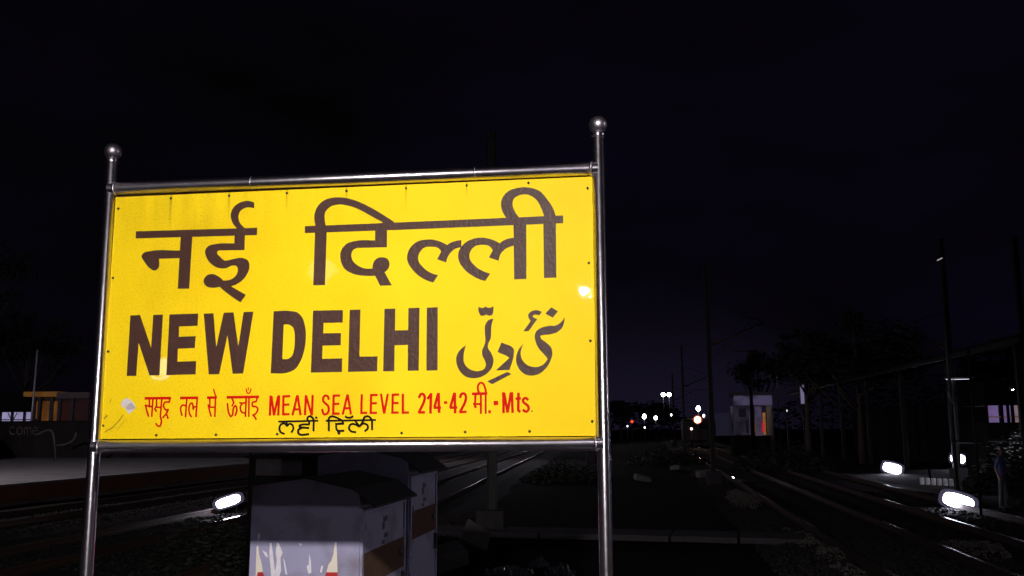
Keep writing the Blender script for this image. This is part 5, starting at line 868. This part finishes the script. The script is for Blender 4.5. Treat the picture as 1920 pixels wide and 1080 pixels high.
part_px('fascia', 1374, 741, 1446, 760, -.6, .5, wallm)
part_px('pillar', 1414, 762, 1429, 817, -.3, .3, wallm)
part_px('rear_wall', 1374, 760, 1446, 870, 2.2, .2, wallm)
part_px('plinth', 1374, 817, 1447, 870, -.2, 2.3, sooty)
part_px('side_wall', 1342, 774, 1374, 817, .6, .2, mat('dim_side_wall', (.10, .10, .16), rough=.9, var=.5, vscale=.8))
part_px('doorway', 1430, 774, 1437, 815, 0, .15, emat('doorway_glow', (.9, .36, .08), .22, .6))
part_px('doorway', 1414, 792, 1417, 814, -.36, .04, emat('door_edge_glow', (.8, .35, .12), .12, .5))
part_px('red_panel', 1428, 792, 1433, 810, -.36, .04, emat('red_lit_panel', (.65, .01, .02), .8))
part_px('roof', 1372, 736, 1448, 741, -.8, 4, cab_roof)
part_px('window', 1385, 766, 1399, 782, -.06, .05, mat('dark_window', (.02, .02, .03), rough=.2))
part_px('window', 1398, 788, 1404, 812, -.06, .05, mat('dark_window_blue', (.03, .03, .06), rough=.2))
part_px('door_frame', 1404, 772, 1407, 815, -.08, .07, wallm)
lp = thing('hut_fill_lamp', (hc + 1.2, Yb - 6, -.68), 'added unseen lamp post lighting the pale track building', 'lamp post')  # lamp added to brighten the hut, its glass visored from view
MB().tube([(0, 0, 0), (0, 0, 6.5)], .05, 8).build('pole', galv, lp)
MB().box((0, .05, 6.5), (.5, .3, .12), rx=.5, bev=.02).build('lamp_head', dark_metal, lp)
MB().box((0, .085, 6.43), (.4, .22, .02), rx=.5).build('lamp_glass', emat('hut_fill_glow', (.60, .50, 1.0), 130), lp)
MB().box((0, -.14, 6.34), (.56, .03, .42)).build('visor', sooty, lp)

# dark post in front of the hut
q = at(1411, 800, 68); t = thing('utility_pole', (q.x, 68, -.68), 'thin black pole standing in front of the small pale lit building', 'pole')
MB().tube([(0, 0, 0), (0, 0, at(1411, 700, 68).z + .68)], .12, 8).build('shaft', sooty, t)
# small lit waiting room at the right edge
Yr = 44
rm = thing('waiting_room', (19.2, Yr, -.68), 'dark waiting room with a lit lavender window strip at the right edge', 'building')
rz0, rz1 = at(1880, 792, Yr).z + .68, at(1880, 760, Yr).z + .68
x0r = at(1849, 775, Yr).x - 19.2
MB().box((x0r + 2.6, 1.6, rz0 / 2), (5.2, 3.2, rz0)).build('lower_wall', sooty, rm)
MB().box((x0r + 2.6, 1.5, (rz1 + 4.3) / 2), (5.4, 3.4, 4.3 - rz1)).build('upper_wall', sooty, rm)
for (pa, pb, c_) in ((1853, 1874, (.46, .30, .76)), (1884, 1889, (.46, .30, .76)), (1893, 1897, (.46, .30, .76)), (1903, 1925, (.62, .42, .50)), (1932, 1950, (.46, .30, .76))):
    xa, xb = at(pa, 775, Yr).x - 19.2, at(pb, 775, Yr).x - 19.2
    MB().box(((xa + xb) / 2, .12, (rz0 + rz1) / 2), (xb - xa, .03, rz1 - rz0)).build('window', emat('room_window_glow', c_, .24, .25), rm)
for px in (1851, 1879, 1891, 1900, 1928):
    MB().box((at(px, 775, Yr).x - 19.2, .05, (rz0 + rz1) / 2), (.10, .1, rz1 - rz0)).build('window_post', sooty, rm)
MB().box((x0r + 2.6, .08, rz0 + (rz1 - rz0) * .32), (5.2, .04, .05)).build('window_rail', emat('amber_rail_glow', (.5, .25, .10), .14), rm)

# pipe frame in front of the coach
fr_ = thing('pipe_frame', (0, 25, -.68), 'thin grey pipe frame standing near the right lamps', 'frame')
def fp_(px, py, Y=25): v = at(px, py, Y); return (v.x, 0, v.z + .68)
a = at(1843, 905, 25)
MB().tube([(at(1815, 650, 25).x, 0, .0), (at(1815, 650, 25).x, 0, fp_(1815, 650)[2])], .035, 8).build('upright', galv, fr_)
MB().tube([(at(1905, 830, 25).x + .35, 0, 0), (at(1905, 830, 25).x + .35, 0, fp_(1905, 826)[2])], .035, 8).build('upright', galv, fr_)
MB().tube([fp_(1783, 828), fp_(1840, 829)], .03, 8).build('crossbar', galv, fr_)
MB().tube([fp_(1855, 826), fp_(1960, 824)], .025, 8).build('crossbar', galv, fr_)
MB().tube([fp_(1778, 734), fp_(1780, 742), fp_(1787, 757)], .02, 8).build('hanging_wire', mat('bright_wire', (.5, .45, .45), rough=.4, metal=1), fr_)
s = at(1762, 486, 30)
lt = thing('mast_light', (s.x, 30, s.z), 'faint lone glint of a lamp high up on a dark mast', 'lamp')
MB().box((0, 0, 0), (.17, .05, .035), ry=-.45, bev=.01).build('lamp_glass', emat('faint_glow', (.7, .62, .6), .5), lt)
MB().box((.02, .06, .01), (.26, .08, .07), ry=-.45, bev=.01).build('housing', dark_metal, lt)
MB().tube([(.05, .12, -s.z - .68), (.05, .12, .05)], .05, 8).build('pole', dark_metal, lt)

# white marker blocks by the track
base = gnd(1728, 908, -.60)
wb = None
for k in range(6):
    px = 1729 + k * 11
    p = gnd(px, 907 + k * .6, -.60)
    lab = ['leftmost low white marker block of the row behind the largest floodlight', 'second low white marker block from the left', 'third low white marker block from the left', 'fourth low white marker block from the left', 'fifth low white marker block from the left', 'rightmost low white marker block of the row'][k]
    if wb is None:
        wb = MB().box((0, 0, .12), (.14, .12, .26), bev=.02).build('marker_block', mat('whitewash', (.8, .78, .85), rough=.9, var=.3)); o = wb
    else: o = wb.copy(); COL.objects.link(o)
    o.location = (p.x, p.y, -.62); tag(o, lab, 'marker', 'white marker blocks')

# scrub and mounds
def bush(cx, cyy, r, h, name, label, cat, n=2500, seed=1, z0=-.68, s0=.05):
    rnd = random.Random(seed); b = bmesh.new()
    for k in range(n):
        a = rnd.random() * 6.28; q = rnd.random() ** .5; zz = rnd.random() * h * (1 - q ** 2 * .8) * (1 + .35 * math.sin(a * 3 + seed))
        P = Vector((math.cos(a) * q * r, math.sin(a) * q * r * .7, zz)); s = s0 * rnd.uniform(.6, 1.6)
        m_ = Matrix.Rotation(rnd.random() * 6.28, 3, 'Z') @ Matrix.Rotation(rnd.uniform(-1.4, 1.4), 3, 'X')
        b.faces.new([b.verts.new(P + m_ @ Vector(w)) for w in ((-s, 0, 0), (0, -s * .45, 0), (s, 0, s * .3), (0, s * .45, 0))])
    me = bpy.data.meshes.new(name); b.to_mesh(me); b.free(); me.materials.append(leaf)
    o = bpy.data.objects.new(name, me); COL.objects.link(o); o.location = (cx, cyy, z0); tag(o, label, cat, 'bushes'); return o
p = at(1905, 810, 36); bush(p.x + .3, 36, 2.2, 1.9, 'bush', 'dark bush in front of the lit waiting room windows', 'bush', 5000, 3, s0=.09)
p = gnd(365, 1070, -.6); bush(p.x, p.y + .6, 1.1, .75, 'bush', 'low black bush on the ground left of the grey cabinet', 'bush', 3500, 5)
p = gnd(1250, 870, -.6); bush(p.x, p.y, 2.6, 1.0, 'bush', 'wide dark scrub between the sign post and the tall mast', 'bush', 5000, 7, s0=.08)
p = gnd(1060, 900, -.6); bush(p.x, p.y, 2.0, .8, 'bush', 'dark scrub under the right half of the sign', 'bush', 4000, 9, s0=.07)
p = gnd(1550, 890, -.6); bush(p.x - 1.2, p.y + 4, 2.8, 1.3, 'bush', 'black scrub along the shelter right of the track', 'bush', 6000, 11, s0=.09)

# rubble, slab, plastic
def rock(px, py, z, d, rot, label, m=concrete_d):
    p = gnd(px, py, z)
    b = MB().box((0, 0, 0), d, bev=.03)
    for v in b.b.verts: v.co += Vector((noise.noise(v.co * 3 + Vector((px, 0, 0))), noise.noise(v.co * 3 + Vector((0, py, 0))), noise.noise(v.co * 3))) * .05
    o = b.build('broken_slab', m); o.location = (p.x, p.y, z + d[2] * .4); o.rotation_euler = rot
    tag(o, label, 'rubble', 'broken concrete pieces'); return o
rock(893, 1012, -.5, (.55, .5, .12), (.75, .5, .3), 'tilted pale slab leaning at the foot of the dark mast')
rock(842, 1058, -.55, (.5, .45, .3), (.2, -.2, .5), 'squat broken block right beside the grey cabinets')
rock(1205, 900, -.6, (.7, .5, .2), (.1, .2, .2), 'pale lump of concrete on the dark ground right of the sign post')
rock(1275, 882, -.6, (.9, .6, .22), (-.1, .15, .9), 'pale lump of concrete left of the tall mast foot')
rock(1325, 893, -.6, (.9, .5, .3), (.1, -.1, .4), 'pale lump of concrete at the tall mast foot')
def plastic(px, py, w, d, h, label, seed):
    p = gnd(px, py, -.62); b = MB(); n = 26; V = {}
    for i in range(n):
        for j in range(n):
            u, v = i / (n - 1) - .5, j / (n - 1) - .5
            e = max(0, 1 - 4 * (u * u + v * v))
            nz_ = abs(noise.noise(Vector((u * 9 + seed, v * 9, 0)))) + .6 * abs(noise.noise(Vector((u * 21 + seed, v * 21, 4))))
            V[i, j] = b.b.verts.new((u * w * (1 + .2 * noise.noise(Vector((v * 6, seed, 0)))), v * d, h * (e * .8 + nz_ * .8)))
    for i in range(n - 1):
        for j in range(n - 1): b.b.faces.new((V[i, j], V[i + 1, j], V[i + 1, j + 1], V[i, j + 1]))
    o = b.build('plastic_sheet', plastic_m); o.location = (p.x, p.y, -.64); tag(o, label, 'litter', 'crumpled plastic')
    return o
plastic_m = mat('black_polythene', (.10, .095, .11), rough=.14, spec=.8, var=.3, vscale=12, bump=.3, bscale=18)
plastic(955, 1078, .75, .5, .13, 'crumpled shiny plastic on the ground, left lump of the bottom edge', 2)
plastic(1012, 1064, .32, .3, .14, 'small bright crumpled plastic bag between the two larger lumps', 5)
plastic(1050, 1082, .45, .4, .16, 'crumpled shiny plastic lump nearest the right sign post', 9)

# person by the right tracks
def person(p, rz, label):
    me = bpy.data.meshes.new('person')
    J = [((0, 0, .90), .13), ((0, .01, 1.12), .15), ((0, .0, 1.32), .17), ((0, -.02, 1.44), .06), ((0, -.06, 1.52), .075), ((0, -.08, 1.60), .085),
         ((.09, 0, .86), .085), ((.12, -.03, .48), .06), ((.13, .0, .09), .042), ((.13, -.14, .035), .04),
         ((-.09, 0, .86), .085), ((-.10, .02, .48), .06), ((-.12, .05, .09), .042), ((-.12, -.09, .035), .04),
         ((.19, 0, 1.36), .06), ((.26, .03, 1.10), .045), ((.22, -.14, .92), .035), ((.19, -.21, .89), .03),
         ((-.19, 0, 1.36), .06), ((-.25, .05, 1.10), .045), ((-.24, -.02, .86), .034), ((-.235, -.05, .78), .03), ((0, -.08, 1.66), .06)]
    Eg = [(0, 1), (1, 2), (2, 3), (3, 4), (4, 5), (5, 22), (0, 6), (6, 7), (7, 8), (8, 9), (0, 10), (10, 11), (11, 12), (12, 13), (2, 14), (14, 15), (15, 16), (16, 17), (2, 18), (18, 19), (19, 20), (20, 21)]
    me.from_pydata([j[0] for j in J], Eg, []); o = bpy.data.objects.new('person', me); COL.objects.link(o)
    md = o.modifiers.new('skin', 'SKIN')
    for k, j in enumerate(J): me.skin_vertices[0].data[k].radius = (j[1], j[1] * .8)
    me.skin_vertices[0].data[0].use_root = True
    o.modifiers.new('sub', 'SUBSURF').levels = 2
    dg = bpy.context.evaluated_depsgraph_get(); m2 = bpy.data.meshes.new_from_object(o.evaluated_get(dg))
    skin = mat('skin', (.20, .10, .07), rough=.6); shirt = mat('blue_shirt', (.10, .11, .26), rough=.9, var=.15); trou = mat('dark_trousers', (.08, .075, .09), rough=.9); hair = mat('black_hair', (.01, .009, .009), rough=.6)
    for m in (skin, shirt, trou, hair): m2.materials.append(m)
    for f in m2.polygons:
        f.use_smooth = True; c = f.center
        f.material_index = 2 if c.z < .9 and abs(c.x) < .21 else (1 if c.z < 1.42 and not (c.z < 1.12 and abs(c.x) > .19) else 0)
        if c.z > 1.56 and c.y > -.11: f.material_index = 3
        if c.z < .07: f.material_index = 3
    o.modifiers.clear(); o.data = m2
    for x in (-.028, .028): MB().sphere((x, -.158, 1.60), .010, 8, 6).build('eye', hair, o)
    MB().box((0, -.165, 1.575), (.018, .025, .04), bev=.006).build('nose', skin, o)
    o.location = p; o.rotation_euler = (0, 0, rz); tag(o, label, 'person'); return o
p = at(1877, 880, 27.2)
person((p.x, 27.2, -.62), .9, 'person in a dusky blue shirt standing by the right tracks')

# ------------------------------------------------------------------ left side: wall, booth, tarp, pipe
Yw = 52.0
wx0, wx1 = at(-120, 800, Yw).x, at(470, 800, Yw).x
zt = at(60, 791, Yw).z
bw = thing('boundary_wall', ((wx0 + wx1) / 2, Yw, 0), 'dark boundary wall with faint lettering along the far platform', 'wall')
MB().box((0, .12, zt / 2), (wx1 - wx0, .24, zt)).build('wall_face', mat('dark_plaster', (.016, .013, .014), rough=.95, spec=.05, var=.5, vscale=.8, dirt=(.007, .006, .007), dscale=.5, damt=.8), bw)
MB().box((0, .12, zt + .03), (wx1 - wx0, .32, .06)).build('coping', sooty, bw)
wcx = (wx0 + wx1) / 2
def scrawl(strokes, r):
    b = MB()
    for s_ in strokes:
        P = [at(a, c, Yw) for a, c in s_]
        b.tube([(v.x - wcx, -.006, v.z) for v in P], r, 6)
    return b
scrawl([[(27, 803), (23, 801), (19, 803), (18, 808), (20, 813), (24, 815), (28, 813)],
        [(37, 801), (33, 803), (32, 808), (33, 813), (37, 815), (41, 813), (42, 808), (41, 803), (37, 801)],
        [(46, 815), (46, 802), (46, 804), (49, 801), (52, 804), (52, 815)], [(52, 804), (55, 801), (58, 804), (58, 815)],
        [(62, 808), (71, 807), (70, 803), (66, 801), (62, 804), (61, 809), (63, 814), (68, 815), (72, 812)]], .045).build('lettering', mat('faded_lettering', (.075, .055, .045), rough=.9), bw)
# pale lit shed wall seen above the boundary wall, behind posts
pw = thing('lit_shed', (at(25, 780, 58).x, 58, 0), 'white lit shed strip showing above the dark wall at the left edge', 'building')
za, zb = at(25, 773, 58).z, at(25, 789, 58).z
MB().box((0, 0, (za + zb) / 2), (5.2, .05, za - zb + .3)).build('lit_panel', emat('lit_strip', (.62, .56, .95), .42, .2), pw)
MB().box((0, -1.0, za + .6), (5.6, 2.4, 1.2)).build('roof', sooty, pw)
MB().box((0, 1.2, za / 2), (5.2, 2.2, za)).build('wall', dark_metal, pw)
for px in (1, 23, 46):
    MB().box((at(px, 780, 57.5).x - pw.location.x, -.5, za / 2), (.14, .14, za)).build('post', dark_metal, pw)
cxp = at(25, 787, 57.4)
MB().box((0, -.6, cxp.z), (5.2, .05, .06)).build('handrail', galv, pw)
for (a, c) in (((15, 774), (21, 787)), ((32, 774), (25, 787))):
    A, B = at(*a, 57.6), at(*c, 57.6)
    MB().tube([(A.x - pw.location.x, -.4, A.z), (B.x - pw.location.x, -.4, B.z)], .03, 6).build('brace', dark_metal, pw)
# orange booth
Yk = 54.5
kb = thing('ticket_booth', (at(110, 800, Yk).x, Yk, 0), 'booth with glowing orange panels and red side above the dark wall', 'booth')
kx = kb.location.x
def kp(name, pa, pb, dy, dep, m):
    A, B = at(*pa, Yk), at(*pb, Yk)
    return MB().box(((A.x + B.x) / 2 - kx, dy + dep / 2, (A.z + B.z) / 2), (abs(B.x - A.x), dep, abs(A.z - B.z))).build(name, m, kb)
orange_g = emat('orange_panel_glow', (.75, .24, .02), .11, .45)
kp('body', (56, 744), (168, 857), .3, 2.8, mat('booth_red', (.03, .006, .005), rough=.7, var=.3))
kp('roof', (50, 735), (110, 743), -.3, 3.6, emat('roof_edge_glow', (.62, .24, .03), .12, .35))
kp('roof', (110, 736), (170, 747), -.2, 3.5, mat('dim_roof', (.06, .045, .05), rough=.8))
kp('glowing_panel', (62, 752), (70, 785), .22, .06, orange_g)
kp('glowing_panel', (72, 752), (92, 789), .22, .06, orange_g)
kp('glowing_panel', (95, 752), (107, 789), .22, .06, orange_g)
kp('red_panel', (110, 754), (131, 791), .22, .06, mat('booth_side', (.07, .010, .007), rough=.7, var=.3))
kp('red_panel', (134, 754), (160, 791), .22, .06, mat('booth_side_dim', (.04, .008, .007), rough=.7, var=.3))
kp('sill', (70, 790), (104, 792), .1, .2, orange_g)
for px in (60, 71, 93, 108, 132): kp('post', (px, 745), (px + 2.5, 792), .05, .14, dark_metal)
# blue tarp
p = gnd(0, 861, 0)
b = MB(); n = 20; rings = []
for (r, z) in ((1.15, 0), (.95, .5), (.7, .95), (.35, 1.35), (.05, 1.6)):
    rings.append([b.b.verts.new((r * (1 + .12 * math.sin(k * 2.1) + .08 * math.sin(k * 5)) * math.cos(6.283 * k / n), r * (1 + .12 * math.cos(k * 1.7)) * math.sin(6.283 * k / n), z)) for k in range(n)])
for A, B in zip(rings, rings[1:]):
    for k in range(n): b.b.faces.new((A[k], A[(k + 1) % n], B[(k + 1) % n], B[k])).smooth = True
b.b.faces.new(rings[-1]); o = b.build('tarpaulin_heap', mat('blue_tarp', (.03, .05, .22), rough=.6, var=.2)); o.location = (p.x - .5, 48.5, 0)
tag(o, 'blue tarpaulin heap on the platform at the left edge', 'tarpaulin')
# bent pipe
t = thing('bent_pipe', (at(105, 860, 47).x, 47, 0), 'pale bent pipe standing on the far platform left of the sign post', 'pipe')
def bp_(*L): return [(at(a, c, 47).x - t.location.x, 0, max(0, at(a, c, 47).z)) for a, c in L]
pipe_m = mat('dull_pipe', (.05, .04, .036), rough=.8, var=.3)
MB().tube(bp_((70, 815), (80, 810), (90, 806), (97, 808), (101, 818), (103, 835), (104, 866)), .055, 8).build('pipe', pipe_m, t)
MB().tube(bp_((107, 835), (120, 834), (133, 829), (141, 820), (143, 811)), .05, 8).build('pipe', pipe_m, t)
p = at(64, 700, 53); t = thing('thin_pole', (p.x, 53, 0), 'thin pale pole rising behind the orange booth', 'pole')
MB().tube([(0, 0, 0), (.12, 0, at(67, 657, 53).z)], .06, 8).build('shaft', mat('pale_pole', (.3, .28, .3), rough=.5, metal=.5), t)
